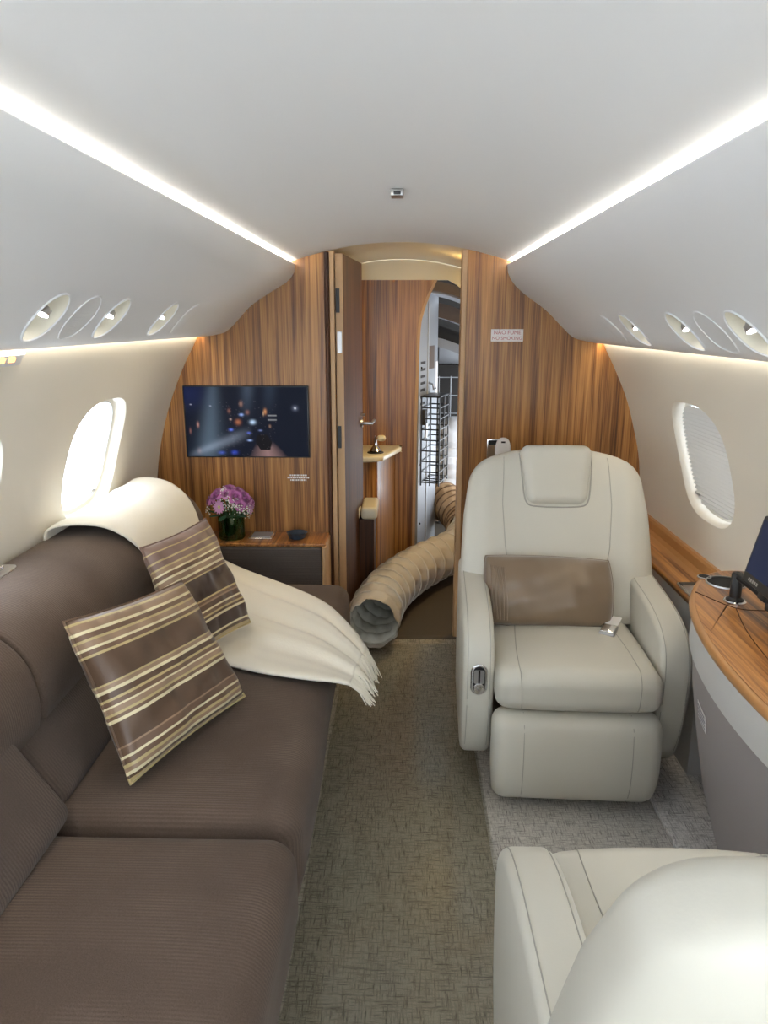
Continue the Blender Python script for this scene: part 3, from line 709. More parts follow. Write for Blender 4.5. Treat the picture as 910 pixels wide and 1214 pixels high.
es = thing('lit_sign', (-.885, 1.70, 1.35), 'small lit amber sign under the overhead panel above the sofa', 'sign')
hy0, hy1 = 1.40, 1.765
def esq(y, k, d): 
    p = WALL_L(WALL_L.at((-.882, 1.392)) + k); q = WALL_L(WALL_L.at((-.882, 1.392)) + k + .01); tn = (q - p) / np.linalg.norm(q - p); n_ = np.array([tn[1] * -1, tn[0]]); n_ = n_ if n_[0] > 0 else -n_
    r = p + n_ * d; return (r[0], y, r[1])
def strip(k0, k1, d0, d1, y0, y1):
    v = [esq(y, k, d) for y in (y0, y1) for k in (k0, k1) for d in (d0, d1)]
    return v, [(0, 1, 3, 2), (4, 6, 7, 5), (0, 4, 5, 1), (2, 3, 7, 6), (0, 2, 6, 4), (1, 5, 7, 3)]
mesh('housing', *strip(.0, .034, .0005, .009, hy0, hy1), 'cover_grey', es, smooth=False)
mesh('light_bar', *strip(.001, .005, .009, .0105, hy0, hy1 - .002), 'sign_strip', es, smooth=False)
for k, (a, b) in enumerate(((1.735, 1.700), (1.690, 1.650), (1.640, 1.61), (1.60, 1.56))):
    mb = MB(); mb.add(strip(.013, .024, .009, .0100, b + .004, a - .004)); mb.add(strip(.010, .014, .009, .0100, b, a - .012)); mb.build('lit_symbol', 'amber', es, smooth=False)

# ------------------------------------------------------------ sofa along the left wall
SY0, SY1 = -.35, 2.90
sofa = thing('sofa', (-.65, 1.3, 0), 'long dark brown ribbed fabric sofa along the windows', 'sofa')
mesh('plinth', *box(-1.0, -.262, SY0, 2.86, 0, .10), 'plinth_dark', sofa, smooth=False)
def seat_def(y0, y1, soft0, soft1):
    def d(p, q):
        x, y, z = p
        if z > 0:
            x_ = (q[0] + 1) / 2
            z += .016 * (1 - q[0] ** 4) * (1 - q[1] ** 6) - .004 * math.sin(9 * y) * (1 - q[0] ** 2)
        if q[0] > .5: x -= .040 * max(0, -q[2]) ** 1.0 + .006 * math.sin(5 * y + 1)
        if q[1] > .8 and soft1: x -= 0
        return np.array([x, y, z])
    return d
def seat(y0, y1, r):
    c = (-.53, (y0 + y1) / 2, .255); s = (.66, y1 - y0, .33)
    return rcube(c, s, r, k=6, m=18, deform=seat_def(y0, y1, 0, 0))
mesh('seat_cushion', *seat(1.362, SY1, .062), 'sofa_fabric', sofa)
mesh('seat_cushion', *seat(SY0, 1.356, .062), 'sofa_fabric', sofa)
def back(y0, y1, th, r, proud):
    """leaning back cushion between the seat and the top bolster"""
    L = .30; a = math.atan2(.14, .21)
    def d(p, q):
        y, w, n = p[1], p[2], p[0]
        n += .014 * (1 - q[2] ** 2) * (1 - q[1] ** 8) * (q[0] > 0)
        x0, z0 = -.70 + proud, .40
        return np.array([x0 + n * math.cos(a) - (w + L / 2) * math.sin(a), y, z0 + n * math.sin(a) + (w + L / 2) * math.cos(a)]) - np.array([0, 0, 0])
    return rcube((0, (y0 + y1) / 2, 0), (th, y1 - y0, L), r, k=5, m=14, deform=d)
mesh('back_cushion', *back(1.40, 2.90, .10, .03, -.052), 'sofa_back_fabric', sofa)
mesh('back_cushion', *back(SY0, 1.385, .12, .035, -.028), 'sofa_back_fabric', sofa)
# rolled bolster on top of the back, in two lengths
def bolster(y0, y1, r=.02, endr=.02):
    prof = []
    e = 2.5
    for k in range(25):
        t = PI / 2 * k / 24; prof.append((-1.02 + .23 * math.cos(t) ** (2 / e), .615 + .205 * math.sin(t) ** (2 / e)))
    prof += [(-1.075, .815), (-1.09, .78), (-1.10, .62), (-1.09, .56), (-.95, .53), (-.83, .54), (-.80, .565)]
    return pad(np.array(prof), y0, y1, r, 'y', K=6)
mesh('bolster', *bolster(1.505, 2.93, .018), 'sofa_fabric', sofa)
mesh('bolster', *bolster(SY0, 1.50, .018), 'sofa_fabric', sofa)
mesh('back_panel', *box(-1.075, -.93, SY0, 2.90, .02, .60), 'plinth_dark', sofa, smooth=False)
# control recess with chrome knob on the top of the bolster
sw = thing('seat_control', (-1.03, 1.82, .80), 'small chrome seat control let into the sofa top by the window', 'control')
mesh('plate', *pad(superell(.028, .09, 4, 32, (-1.045, 1.80)), .817, .8235, .002, 'z'), 'steel', sw)
mesh('knob', *lathe([(.0, .022), (.012, .022), (.015, .018), (.015, .0)], (-1.045, 1.765, .823), 16), 'chrome', sw)
mesh('lever', *rcube((-1.045, 1.83, .829), (.014, .04, .012), .005, k=3, m=1), 'chrome', sw)

# upholstered end table with wood top
et = thing('end_table', (-.68, 3.18, 0), 'upholstered end table with wood top beneath the television', 'table')
mesh('front_panel', *box(-1.05, -.335, 3.085, 3.12, .05, .505, .010), 'table_fabric', et)
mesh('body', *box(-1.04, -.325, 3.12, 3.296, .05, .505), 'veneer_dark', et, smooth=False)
mesh('top', *pad(rect2(-1.06, -.318, 3.105, 3.297, .012), .505, .520, .004), 'ledge_wood', et)
mesh('corner_post', *pad(rect2(-.333, -.314, 3.084, 3.296, .008), .04, .508, .002), 'edge_wood', et)
at_ = thing('ashtray', (-.605, 3.22, .52), 'flat chrome framed tray let into the end table top', 'tray')
mesh('frame', *pad(rect2(-.672, -.562, 3.165, 3.275, .006), .5202, .527, .002), 'chrome', at_)
mesh('plate', *pad(rect2(-.660, -.574, 3.178, 3.262, .004), .527, .5285, 0), 'base_grey', at_)
ds = thing('blue_dish', (-.455, 3.20, .52), 'small dark blue dish on the end table corner', 'dish')
mesh('bowl', *lathe([(.0, .003), (.028, .003), (.030, .0), (.034, .0), (.044, .022), (.047, .026), (.042, .024), (.030, .008), (.0, .007)], (-.455, 3.195, .5205), 24), 'blue_dish', ds)

# ------------------------------------------------------------ throw, pillows
def blanket_pt(u, v):
    i = min(int(u), len(BN) - 2); return None
BN = np.array([(-1.075, 2.14, .795), (-1.06, 2.14, .832), (-1.0, 2.16, .842), (-.91, 2.20, .822), (-.835, 2.24, .755), (-.795, 2.30, .66), (-.765, 2.30, .56), (-.69, 2.22, .470), (-.55, 2.09, .446), (-.42, 2.01, .446), (-.27, 1.965, .443), (-.185, 1.965, .432), (-.135, 1.985, .412)])
BF = np.array([(-1.075, 2.86, .795), (-1.06, 2.86, .832), (-1.0, 2.86, .842), (-.91, 2.855, .822), (-.835, 2.845, .755), (-.795, 2.84, .66), (-.765, 2.85, .56), (-.68, 2.90, .480), (-.55, 2.84, .450), (-.40, 2.69, .456), (-.26, 2.55, .450), (-.155, 2.39, .425), (-.095, 2.29, .392)])
bn, bf = catmull(BN, 7), catmull(BF, 7); NU, NV = len(bn), 60
G = np.zeros((NU, NV, 3))
for i in range(NU):
    u = i / (NU - 1)
    for j in range(NV):
        w = j / (NV - 1); p = bn[i] * (1 - w) + bf[i] * w
        k = min(1, max(0, (u - .45) * 3.2)); m = math.sin(PI * w) ** .5
        fold = abs(math.sin(3.2 * PI * (w ** 1.2) + 2.2 * u)) ** 1.6 * .020 + .5 * abs(math.sin(7.3 * PI * w + 5 * u)) ** 2 * .010
        p = p + np.array([0, 0, 1]) * (k * m * fold + .006 * k)
        up = min(1, max(0, (.5 - u) * 5)); p = p + np.array([.4, 0, .9]) * up * (.016 + .003 * math.sin(19 * w + 3 * u))
        p[1] += .012 * math.sin(7 * u + 1) * (1 - 2 * w) * k
        G[i, j] = p
v = [tuple(p) for p in G.reshape(-1, 3)]; f = [(i * NV + j, i * NV + j + 1, (i + 1) * NV + j + 1, (i + 1) * NV + j) for i in range(NU - 1) for j in range(NV - 1)]
bl = thing('throw_blanket', (-.55, 2.45, .43), 'cream wool throw with fringed end draped over the sofa', 'blanket')
o = mesh('cloth', v, f, 'throw_wool', bl)
sol = o.modifiers.new('thick', 'SOLIDIFY'); sol.thickness = .007; sol.offset = 1
mb = MB()
for k in range(110):
    w = k / 109 * (NV - 1); j = min(int(w), NV - 2); fr = w - j
    p = G[-1, j] * (1 - fr) + G[-1, j + 1] * fr; q = G[-3, j] * (1 - fr) + G[-3, j + 1] * fr
    d = p - q; d /= np.linalg.norm(d); d = d + np.array([random.uniform(-.15, .25), random.uniform(-.35, .1), -.35]); d /= np.linalg.norm(d)
    L = random.uniform(.055, .085); m = p + d * L * .5; e = m + (d + np.array([random.uniform(-.2, .2), random.uniform(-.3, .2), -.6])) * L * .5
    mb.add(tube([p - d * .004 + np.array([0, 0, .003]), m, e], [.0030, .0026, .0012], 5))
fr_ = mb.build('fringe', 'throw_wool', bl); fr_['kind'] = 'stuff'

def pillow(name, BL, BR, TR, TL, th, mat, label, n=34, front=None, pinch=.05, wr=.003, group=None, e=4, ex=.55, pipe=.0035):
    BL, BR, TR, TL = map(np.array, (BL, BR, TR, TL)); BL, BR, TR, TL = [p.astype(float) for p in (BL, BR, TR, TL)]
    N = np.cross(BR - BL, TL - BL); N /= np.linalg.norm(N)
    if front is not None and N @ np.array(front) < 0: N = -N
    t = thing(name, tuple((BL + BR) / 2), label, 'pillow', group)
    v = []; uv = []; f = []
    ph = rng.random(6) * 6
    for side in (1, -1):
        for i in range(n + 1):
            for j in range(n + 1):
                s, q = i / n, j / n; a, b = 2 * s - 1, 2 * q - 1
                # edges curve inward between the pointed corners
                aa = a * (1 - pinch * (1 - b * b)); bb = b * (1 - pinch * (1 - a * a))
                ss, qq = (aa + 1) / 2, (bb + 1) / 2
                p = BL * (1 - ss) * (1 - qq) + BR * ss * (1 - qq) + TR * ss * qq + TL * (1 - ss) * qq
                h = (max(0, 1 - abs(a) ** e) * max(0, 1 - abs(b) ** e)) ** ex
                w = wr * (math.sin(9 * a + 4 * b + ph[0]) + math.sin(-5 * a + 11 * b + ph[1]) + .8 * math.sin(17 * a + 3 * b + ph[2])) * min(1, h * 1.5) * (1 if 0 < h else 0)
                p = p + N * side * (th * h + w); v.append(p); uv.append((s, q))
    m = (n + 1) ** 2
    idx = list(range(2 * m))
    for i in range(n + 1):
        for j in range(n + 1):
            if i in (0, n) or j in (0, n): idx[m + i * (n + 1) + j] = i * (n + 1) + j
    for sd in (0, 1):
        for i in range(n):
            for j in range(n):
                a = sd * m + i * (n + 1) + j; q = [idx[a], idx[a + n + 1], idx[a + n + 2], idx[a + 1]]; f.append(tuple(q if sd == 0 else q[::-1]))
    used = sorted({i for q in f for i in q}); mp = {o: k for k, o in enumerate(used)}
    v2 = [v[i] for i in used]; uv2 = [uv[i] for i in used]; f2 = [tuple(mp[i] for i in q) for q in f]
    mesh('cover', v2, f2, mat, t, uv=uv2, sharp=180)
    bd_ = [v[i * (n + 1)] for i in range(n)] + [v[n * (n + 1) + j] for j in range(n)] + [v[i * (n + 1) + n] for i in range(n, 0, -1)] + [v[j] for j in range(n, 0, -1)]
    uvp = []
    tv_, tf_ = tube(bd_, pipe, 6, closed=True)
    per = [(i / n, 0) for i in range(n)] + [(1, j / n) for j in range(n)] + [(i / n, 1) for i in range(n, 0, -1)] + [(0, j / n) for j in range(n, 0, -1)]
    per.append(per[0]); uvp = [p for p in per for _ in range(6)]
    mesh('piping', tv_, tf_, mat, t, uv=uvp)
    return t, N
pillow('throw_pillow', (-.592, 1.459, .447), (-.417, 1.863, .452), (-.600, 1.955, .757), (-.750, 1.553, .80), .066, 'stripe_front', 'striped brown and gold satin pillow leaning at an angle in front of another', front=(1, -1, .5), group='striped sofa pillows')
pillow('throw_pillow', (-.607, 1.985, .50), (-.487, 2.295, .490), (-.660, 2.455, .805), (-.770, 2.12, .80), .052, 'stripe_rear', 'striped brown satin pillow leaning on the cream throw', front=(1, -1, .5), group='striped sofa pillows')

# ------------------------------------------------------------ vase of flowers on the end table
VC = np.array([-.748, 3.19, .5205])
vs = thing('vase', tuple(VC), 'short green glass vase holding pink flowers', 'vase')
mesh('glass', *lathe([(.0, .004), (.050, .004), (.054, .0), (.058, .006), (.058, .105), (.0555, .107), (.053, .104), (.053, .012), (.0, .010)], VC, 28), 'vase_glass', vs)
mb = MB()
for k in range(9):
    a = k * .698; b = a + .5
    def lp(q, hh): return (VC[0] + .049 * math.cos(q), VC[1] + .049 * math.sin(q), VC[2] + hh)
    rings = []
    mb.add(loft([[lp(a + s * .3, .012 + .085 * (s + 1) / 2 + dz) for dz in (-.018, .018)] for s in np.linspace(-1, 1, 8)], cap=False, closed_ring=False))
mb.build('leaf_wrap', 'leaf', vs)
def petal(r, w, curl, n=4, m=5):
    v = []; f = []
    for i in range(n + 1):
        s = i / n
        for j in range(m + 1):
            q = 2 * j / m - 1; ww = w * math.sin(PI * (.12 + .80 * s)) ** .7
            v.append((r * (.35 + .65 * s) * math.cos(q * ww) , r * (.35 + .65 * s) * math.sin(q * ww), r * (s ** .7) * 1.15 - curl * s ** 4 * r))
    for i in range(n):
        for j in range(m): a = i * (m + 1) + j; f.append((a, a + 1, a + m + 2, a + m + 1))
    return v, f
def rose(loc, direc, R, mat, label):
    t = thing('rose_flower', tuple(loc), label, 'flower', 'flowers in the green vase')
    M0 = Matrix.Translation(Vector(tuple(loc))) @ Vector(tuple(direc)).to_track_quat('Z', 'Y').to_matrix().to_4x4()
    R *= .88; outer, inner = MB(), MB()
    for ring_, (k, rr, cu, ht) in enumerate(((5, 1.12, .75, -.15), (5, .86, .35, .10), (4, .60, .05, .26), (3, .38, -.1, .38))):
        for i in range(k):
            M = M0 @ Matrix.Rotation(2 * PI * i / k + ring_ * .7, 4, 'Z') @ Matrix.Translation((0, 0, ht * R - .4 * R))
            (outer if ring_ % 2 == 0 else inner).add(xf(petal(R * rr, .72 if ring_ < 2 else 1.1, cu), M))
    outer.build('petals', mat, t, sharp=180); inner.build('inner_petals', 'rose' if mat == 'rose_pale' else 'rose_mid', t, sharp=180)
    mesh('bud', *xf(lathe([(.0, .62 * R), (.16 * R, .58 * R), (.26 * R, .40 * R), (.24 * R, .1 * R)], n=10), M0), 'rose_deep', t)
    b = Vector(tuple(loc)) - Vector(tuple(direc)) * R * .4
    mesh('stem', *tube([b, b * .5 + Vector(tuple(VC + np.array([0, 0, .1]))) * .5, Vector(tuple(VC + np.array([random.uniform(-.02, .02), random.uniform(-.02, .02), .02])))], .0022, 5), 'stem_green', t)
def on_dome(az, el, R=.086, c=(0, 0, .145)):
    d = np.array([math.cos(el) * math.cos(az), math.cos(el) * math.sin(az), math.sin(el)])
    return VC + np.array(c) + d * np.array([R * 1.05, R * .75, R * .95]), d
rad = math.radians
for k, (az, el, R, m, lab) in enumerate(((-90, 80, .034, 'rose', 'mauve rose at the very top of the bouquet'), (-140, 42, .036, 'rose', 'mauve rose by the daisy on the throw side of the bouquet'), (-170, 18, .036, 'rose', 'mauve rose low on the throw side of the bouquet'), (-60, 40, .037, 'rose', 'large mauve rose in the front of the bouquet'), (-100, 52, .030, 'rose_pale', 'pale pink rose high in the front of the bouquet'), (-25, 32, .036, 'rose', 'mauve rose on the door side of the bouquet'), (0, 12, .034, 'rose_pale', 'pale pink rose low on the door side of the bouquet'), (-50, 12, .030, 'rose', 'small mauve rose low in front above the vase rim'), (60, 45, .034, 'rose', 'mauve rose at the back of the bouquet'), (150, 40, .034, 'rose', 'mauve rose at the back corner of the bouquet'))):
    p, d = on_dome(rad(az), rad(el)); rose(p, d, R, m, lab)
for az, el, lab in ((-112, 8, 'pink daisy with pale eye at the front of the bouquet'), (-15, 0, 'pink daisy at the side of the bouquet near the tray')):
    p, d = on_dome(rad(az), rad(el), .088); t = thing('daisy', tuple(p), lab, 'flower', 'flowers in the green vase')
    M0 = Matrix.Translation(Vector(tuple(p))) @ Vector(tuple(d)).to_track_quat('Z', 'Y').to_matrix().to_4x4(); mb = MB()
    for i in range(14):
        q = superell(.013, .0045, 2, 10, (.020, 0)); mb.add(xf(pad(q, .0, .0016, 0), M0 @ Matrix.Rotation(2 * PI * i / 14, 4, 'Z') @ Matrix.Rotation(-.15, 4, 'Y')))
    mb.build('petals', 'daisy_petal', t); mesh('eye', *lathe([(.0, .007), (.006, .005), (.009, .0)], n=12, M=M0), 'daisy_eye', t)
    b = Vector(tuple(p)); mesh('stem', *tube([b, b * .5 + Vector(tuple(VC + np.array([0, 0, .11]))) * .5, Vector(tuple(VC + np.array([0, 0, .03])))], .002, 5), 'stem_green', t)
gy = thing('gypsophila', tuple(VC + np.array([.03, -.05, .1])), 'tiny white filler blossoms among the pink roses', 'flower'); mb = MB(); st = MB()
for az0, el0, n_ in ((-70, 8, 46), (-40, -8, 34), (-115, 62, 26), (-160, -4, 14), (-85, 24, 30)):
    for k in range(n_):
        p, d = on_dome(rad(az0 + random.gauss(0, 11)), rad(el0 + random.gauss(0, 9)), .092 + random.uniform(0, .016)); r = random.uniform(.0022, .0036)
        mb.add(rcube(p, (2 * r, 2 * r, 2 * r), r * .95, k=1, m=1))
        if k % 6 == 0: st.add(tube([p, p * .5 + (VC + np.array([0, 0, .12])) * .5, VC + np.array([0, 0, .05])], .0008, 4))
o = mb.build('blossoms', 'tiny_white', gy); o['kind'] = 'stuff'; st.build('twigs', 'stem_green', gy)
lv = thing('rose_leaves', tuple(VC + np.array([0, 0, .1])), 'dark green leaves around the rim of the vase', 'leaves'); 
for k in range(10):
    a = k * .63; mb = MB(); M = Matrix.Translation(Vector(tuple(VC + np.array([.05 * math.cos(a), .05 * math.sin(a), .112])))) @ Matrix.Rotation(a, 4, 'Z') @ Matrix.Rotation(.25 * math.sin(k * 2.1), 4, 'Y')
    mesh('leaf', *xf(pad(superell(.03, .014, 1.6, 14, (.022, 0)), 0, .0012, 0), M), 'leaf', lv)

# ------------------------------------------------------------ leather armchairs (built facing -Y, then placed)
def make_chair():
    t = thing('armchair', (0, 0, 0), 'cream leather armchair', 'armchair', 'cream leather armchairs')
    # pedestal
    mesh('pedestal', *rcube((0, .02, .055), (.40, .42, .11), .03, k=3, m=2), 'plinth_dark', t)
    # seat cushion
    def sd(p, q):
        x, y, z = p
        if z > 0: z += .022 * (1 - q[0] ** 2) * (1 - .5 * q[1] ** 2) - .012 * max(0, q[1]); 
        if q[1] < -.3: y += .012 * q[0] ** 4 - .010 * (1 - q[2] ** 2)
        return np.array([x, y, z])
    s = mesh('seat_cushion', *rcube((0, -.165, .405), (.488, .54, .125), .042, k=5, m=12, deform=sd), 'leather', t)
    def seat_top(x, y):      # height of the seat skin at a point (for the seams)
        return None
    for sx in (-1, 1):
        path = [(sx * .168, -.4385 + .0, .352), (sx * .169, -.443, .38), (sx * .170, -.444, .41), (sx * .171, -.436, .440), (sx * .172, -.415, .462), (sx * .174, -.38, .4735), (sx * .172, -.28, .479), (sx * .165, -.17, .4815), (sx * .155, -.06, .4795)]
        seam(s, catmull(path, 5), s)
    # leg rest
    def fd(p, q):
        x, y, z = p
        y -= .022 * (1 - q[2] ** 2) * (q[1] < 0); x *= 1 - .045 * max(0, -q[2]) ** 2
        y += .03 * max(0, -q[2]) ** 3 * (q[1] < 0)
        return np.array([x, y, z])
    fr = mesh('leg_rest', *rcube((0, -.388, .183), (.500, .10, .305), .045, k=5, m=10, deform=fd), 'leather', t)
    for sx in (-1, 1):
        path = []
        for k in range(13):
            q = -1 + 2 * k / 12; z = .183 + q * .1525 * .97; y = -.388 - .05 - .022 * (1 - q * q) + .03 * max(0, -q) ** 3
            if abs(q) > .7: y += .045 * (1 - math.sqrt(max(0, 1 - ((abs(q) - .68) / .33) ** 2)))
            path.append((sx * (.158 - .0), y, z))
        seam(fr, path, fr)
    # armrests
    prof = catmull([(.23, .14), (.235, .40), (.22, .605), (.12, .613), (-.02, .607), (-.16, .597), (-.275, .572), (-.345, .525), (-.368, .455), (-.366, .37), (-.345, .25), (-.30, .145), (-.24, .105), (-.10, .10), (.12, .10)], 5, closed=True)
    for sx in (-1, 1):
        x0, x1 = (-.338, -.243) if sx < 0 else (.243, .338)
        a = mesh('armrest', *pad(prof, x0, x1, .022, 'x', K=5), 'leather', t)
        for xo in (x0 + .014, x1 - .014):
            pr_ = inset(prof, -.0003 + .022 * .07); sel = [(xo, p[0], p[1]) for p in pr_ if p[1] > .16 and p[0] < .17]
            sel = sorted(sel, key=lambda p: math.atan2(p[2] - .33, p[1] - .05))
            mesh('seam', *tube([p for p in sel], .0012, 5), 'leather_seam', a)
        if sx < 0:
            # chrome seat control on the front of the arm
            n0 = Vector((0, -1, -.03)).normalized(); M = Matrix.Translation((-.292, -.3655, .435)) @ n0.to_track_quat('Z', 'Y').to_matrix().to_4x4()
            def oval(w, h): return np.array([(w * math.cos(k) , math.copysign(h - w, math.sin(k)) + w * math.sin(k)) for k in np.linspace(0, 2 * PI, 36, endpoint=False)])
            M = Matrix.Translation((-.290, -.366, .418)) @ Matrix.Rotation(PI / 2, 4, 'X')
            c = mesh('control_plate', *xf(pad(oval(.026, .050), 0, .007, .004), M), 'chrome', a)
            mesh('recess', *xf(pad(oval(.0185, .043), .0055, .0076, 0), M), 'black_plastic', c)
            mesh('slider_face', *xf(pad(rect2(-.016, .016, -.012, .032, .006), .0076, .0086, 0), M), 'steel', c)
            mesh('slot', *xf(pad(rect2(-.003, .003, -.010, .032, .002), .0086, .0092, 0), M), 'black_matte', c)
            mesh('button', *xf(lathe([(.0, .012), (.010, .013), (.0145, .0125), (.0165, .010), (.0165, .006)], (0, -.026, 0), 20), M), 'chrome', c)
    # backrest: stacked super-elliptical rings leaning back
    def ring_at(v, n=56):
        w = np.interp(v, [0, .25, .6, .86], [.335, .336, .324, .302]); th = np.interp(v, [0, .5, 1], [.085, .078, .062])
        if v > .76: q = (v - .76) / .24; w *= max(1e-3, 1 - q ** 2.6) ** (1 / 2.6) * .75 + .25 * max(.0, 1 - q ** 4); th *= max(.02, (1 - q ** 3)) ** .5
        cy = .075 + .205 * v + .02 * v * v; cz = .43 + .585 * v
        t_ = np.linspace(0, 2 * PI, n, endpoint=False); co, si = np.cos(t_), np.sin(t_); e = 3.2
        x = w * np.sign(co) * abs(co) ** (2 / e); y = th * np.sign(si) * abs(si) ** (2 / e)
        wing = np.clip((abs(x) / .31 - .50) / .35, 0, 1); wing = wing * wing * (3 - 2 * wing)
        y = y - (y < 0) * (.020 * wing - .010 * (1 - wing)) * (1 - max(0, v - .6) * 1.6)
        return np.stack([x, cy + y, cz - y * .34], 1)
    vs_ = list(np.linspace(0, .8, 17)) + [.83, .86, .89, .915, .94, .96, .975, .987, .995, 1.0]
    rings = [ring_at(v) for v in vs_]
    b = mesh('backrest', *loft(rings), 'leather', t, sharp=180)
    def skin(x, v):
        r = ring_at(v, 160); r = r[80:]; i = np.argmin(abs(r[:, 0] - x)); return r[i] + np.array([0, -.0006, -.0002])
    for sx in (-1, 1):
        path = [(sx * np.interp(v, [.16, .30, .45, .7, 1], [.128, .160, .180, .190, .182]), 0, .43 + .585 * v) for v in np.linspace(.14, .985, 30)]
        seam(b, path, b, direc=(0, 1, 0))
    # headrest pad
    def hdform(p, q):
        x, y, z = p; x *= 1 + .10 * q[2]; y -= .008 * (1 - q[0] ** 2) * (q[1] < 0)
        if q[2] < 0: x *= 1 - .0 * q[2]; z += .012 * q[0] ** 2 * 0
        return np.array([x, y, z])
    vf = rcube((0, 0, 0), (.236, .10, .215), .034, k=5, m=8, deform=hdform)
    M = Matrix.Translation((0, .2245, .925)) @ Matrix.Rotation(-.37, 4, 'X')
    h = mesh('headrest', *xf(vf, M), 'leather', t)
    U = [(.127, 1.0), (.124, .96), (.119, .91), (.114, .868), (.105, .842), (.082, .831), (.0, .828)]
    U = U + [(-x, z) for x, z in U[-2::-1]]
    seam(b, [(x, 0, z) for x, z in catmull(U, 5)], h, r=.0028, direc=(0, 1, 0))  # darker tube stands in for the shaded gap around the headrest
    return t
ch = make_chair()
ch['label'] = 'cream leather armchair facing forward with a brown lumbar pillow on it'
ch2 = copy_tree(ch); ch2['label'] = 'cream leather armchair seen from behind its back, facing the other armchair'
ch.location = (.556, 2.405, 0); ch.rotation_euler = (0, 0, math.radians(-2.2))
ch2.location = (.535, .828, 0); ch2.rotation_euler = (0, 0, PI)
lp, N_ = pillow('lumbar_pillow', (.318, 2.335, .478), (.715, 2.325, .470), (.722, 2.43, .672), (.303, 2.44, .684), .078, 'satin_brown', 'plain brown satin lumbar pillow with pleated end on the armchair', front=(0, -1, 0), n=40, pinch=-.06, wr=.0016, e=2.6, ex=.5, pipe=.0018)
cov = [c for c in lp.children if c.name.startswith('cover')][0]; pb_ = BVHTree.FromPolygons([v.co.copy() for v in cov.data.vertices], [tuple(p.vertices) for p in cov.data.polygons])
for k in range(5):
    q = []
    for z in np.linspace(.50, .665, 14):
        loc, nor, _, _ = pb_.ray_cast(Vector((.326 + .0105 * k - .010 * (z - .5) / .165 + .0015 * math.sin(40 * z + k), 1.9, float(z))), Vector((0, 1, 0)))
        if loc is not None: q.append(tuple(loc))
    if len(q) > 4: mesh('pleat', *tube(q, .0034, 6), 'satin_brown', lp)
bk = thing('seat_belt', (.69, 2.32, .475), 'seat belt buckle lying on the armchair seat beside the lumbar pillow', 'seat belt')
Mb = Matrix.Translation((.690, 2.262, .487)) @ Matrix.Rotation(rad(-28), 4, 'Z') @ Matrix.Rotation(rad(10), 4, 'X')
mesh('buckle', *xf(rcube((0, 0, 0), (.05, .062, .018), .006, k=3, m=1), Mb), 'steel', bk)
mesh('flap', *xf(rcube((0, -.002, .010), (.042, .046, .005), .002, k=2, m=1), Mb), 'chrome', bk)
mesh('webbing', *xf(rcube((.0, .06, -.001), (.044, .07, .004), .002, k=2, m=2), Mb), 'sign_white', bk)

# ------------------------------------------------------------ side ledge, credenza and monitor on the right
lg = thing('side_ledge', (1.0, 2.7, 0), 'long wood topped side ledge behind the facing armchair', 'ledge')
mesh('body', *box(.955, 1.07, 2.170, 3.293, .022, .578), 'band_white', lg, smooth=False)
mesh('top', *pad(rect2(.938, 1.085, 2.168, 3.296, .008), .578, .600, .008), 'ledge_wood', lg)
P = np.array([(1.030, .600), (1.052, .602), (1.066, .612), (1.072, .640), (1.080, .647), (1.094, .647), (1.096, .600)])
mesh('upstand', *pad(P, 2.168, 3.296, 0, 'y'), 'edge_side', lg, sharp=30)
ld = thing('ledge_tray', (.955, 2.34, .60), 'flat black and chrome ashtray let into the side ledge', 'tray')
mesh('frame', *pad(rect2(.945, 1.012, 2.27, 2.40, .006), .6002, .609, .002), 'chrome', ld)
mesh('lid', *pad(rect2(.951, 1.006, 2.276, 2.36, .004), .609, .612, .001), 'steel', ld)
mesh('finger_slot', *pad(rect2(.951, 1.006, 2.365, 2.394, .003), .609, .6105, 0), 'black_plastic', ld)

ZC = .728
def cred_outline(off=0.0):
    # plan of the bow-fronted top, wall side last
    P = [(1.085, 2.175), (1.02, 2.185), (.955, 2.165), (.895, 2.105), (.845, 2.02), (.800, 1.92), (.766, 1.80), (.742, 1.67), (.729, 1.54), (.726, 1.41), (.734, 1.29), (.765, 1.242), (.81, 1.222), (.88, 1.21), (.97, 1.205), (1.085, 1.205)]
    Q = catmull(P, 6); Q = np.concatenate([Q, [(1.088, 1.4), (1.088, 1.8)]])
    return inset(Q, off) if off else Q
cz = thing('credenza', (.95, 1.6, 0), 'bow fronted credenza with wood top and grey base under the monitor', 'cabinet')
mesh('top', *pad(cred_outline(.014), ZC - .020, ZC, .003, K=2), 'ledge_wood', cz)
mesh('edge_band', *pad(cred_outline(), ZC - .026, ZC - .002, .011, K=4), 'edge_side', cz)
mesh('white_band', *pad(cred_outline(.010), ZC - .120, ZC - .024, .004, K=2), 'band_white', cz)
rings = []
for z, o_ in ((ZC - .118, .022), (.5, .030), (.35, .055), (.2, .085), (.10, .115), (.023, .140)):
    Q = cred_outline(.0); c0 = np.array([1.088, 1.63]); d = np.stack([np.minimum(1.085, Q[:, 0] + o_ * np.clip((1.085 - Q[:, 0]) / .25, 0, 1)), c0[1] + (Q[:, 1] - c0[1]) * (1 - o_ * .35)], 1)
    rings.append(np.stack([d[:, 0], d[:, 1], np.full(len(d), z)], 1))
mesh('base', *loft(rings), 'base_grey', cz, sharp=50)
mesh('top_joint', *tube(catmull([(.84, 1.98, ZC + .0003), (.90, 1.86, ZC + .0003), (.985, 1.84, ZC + .0003), (1.06, 1.80, ZC + .0003)], 6), .0016, 5), 'veneer_dark', cz)
mesh('top_joint', *tube(catmull([(.90, 1.86, ZC + .0003), (.86, 1.70, ZC + .0003), (.835, 1.50, ZC + .0003), (.83, 1.30, ZC + .0003)], 6), .0014, 5), 'veneer_dark', cz)
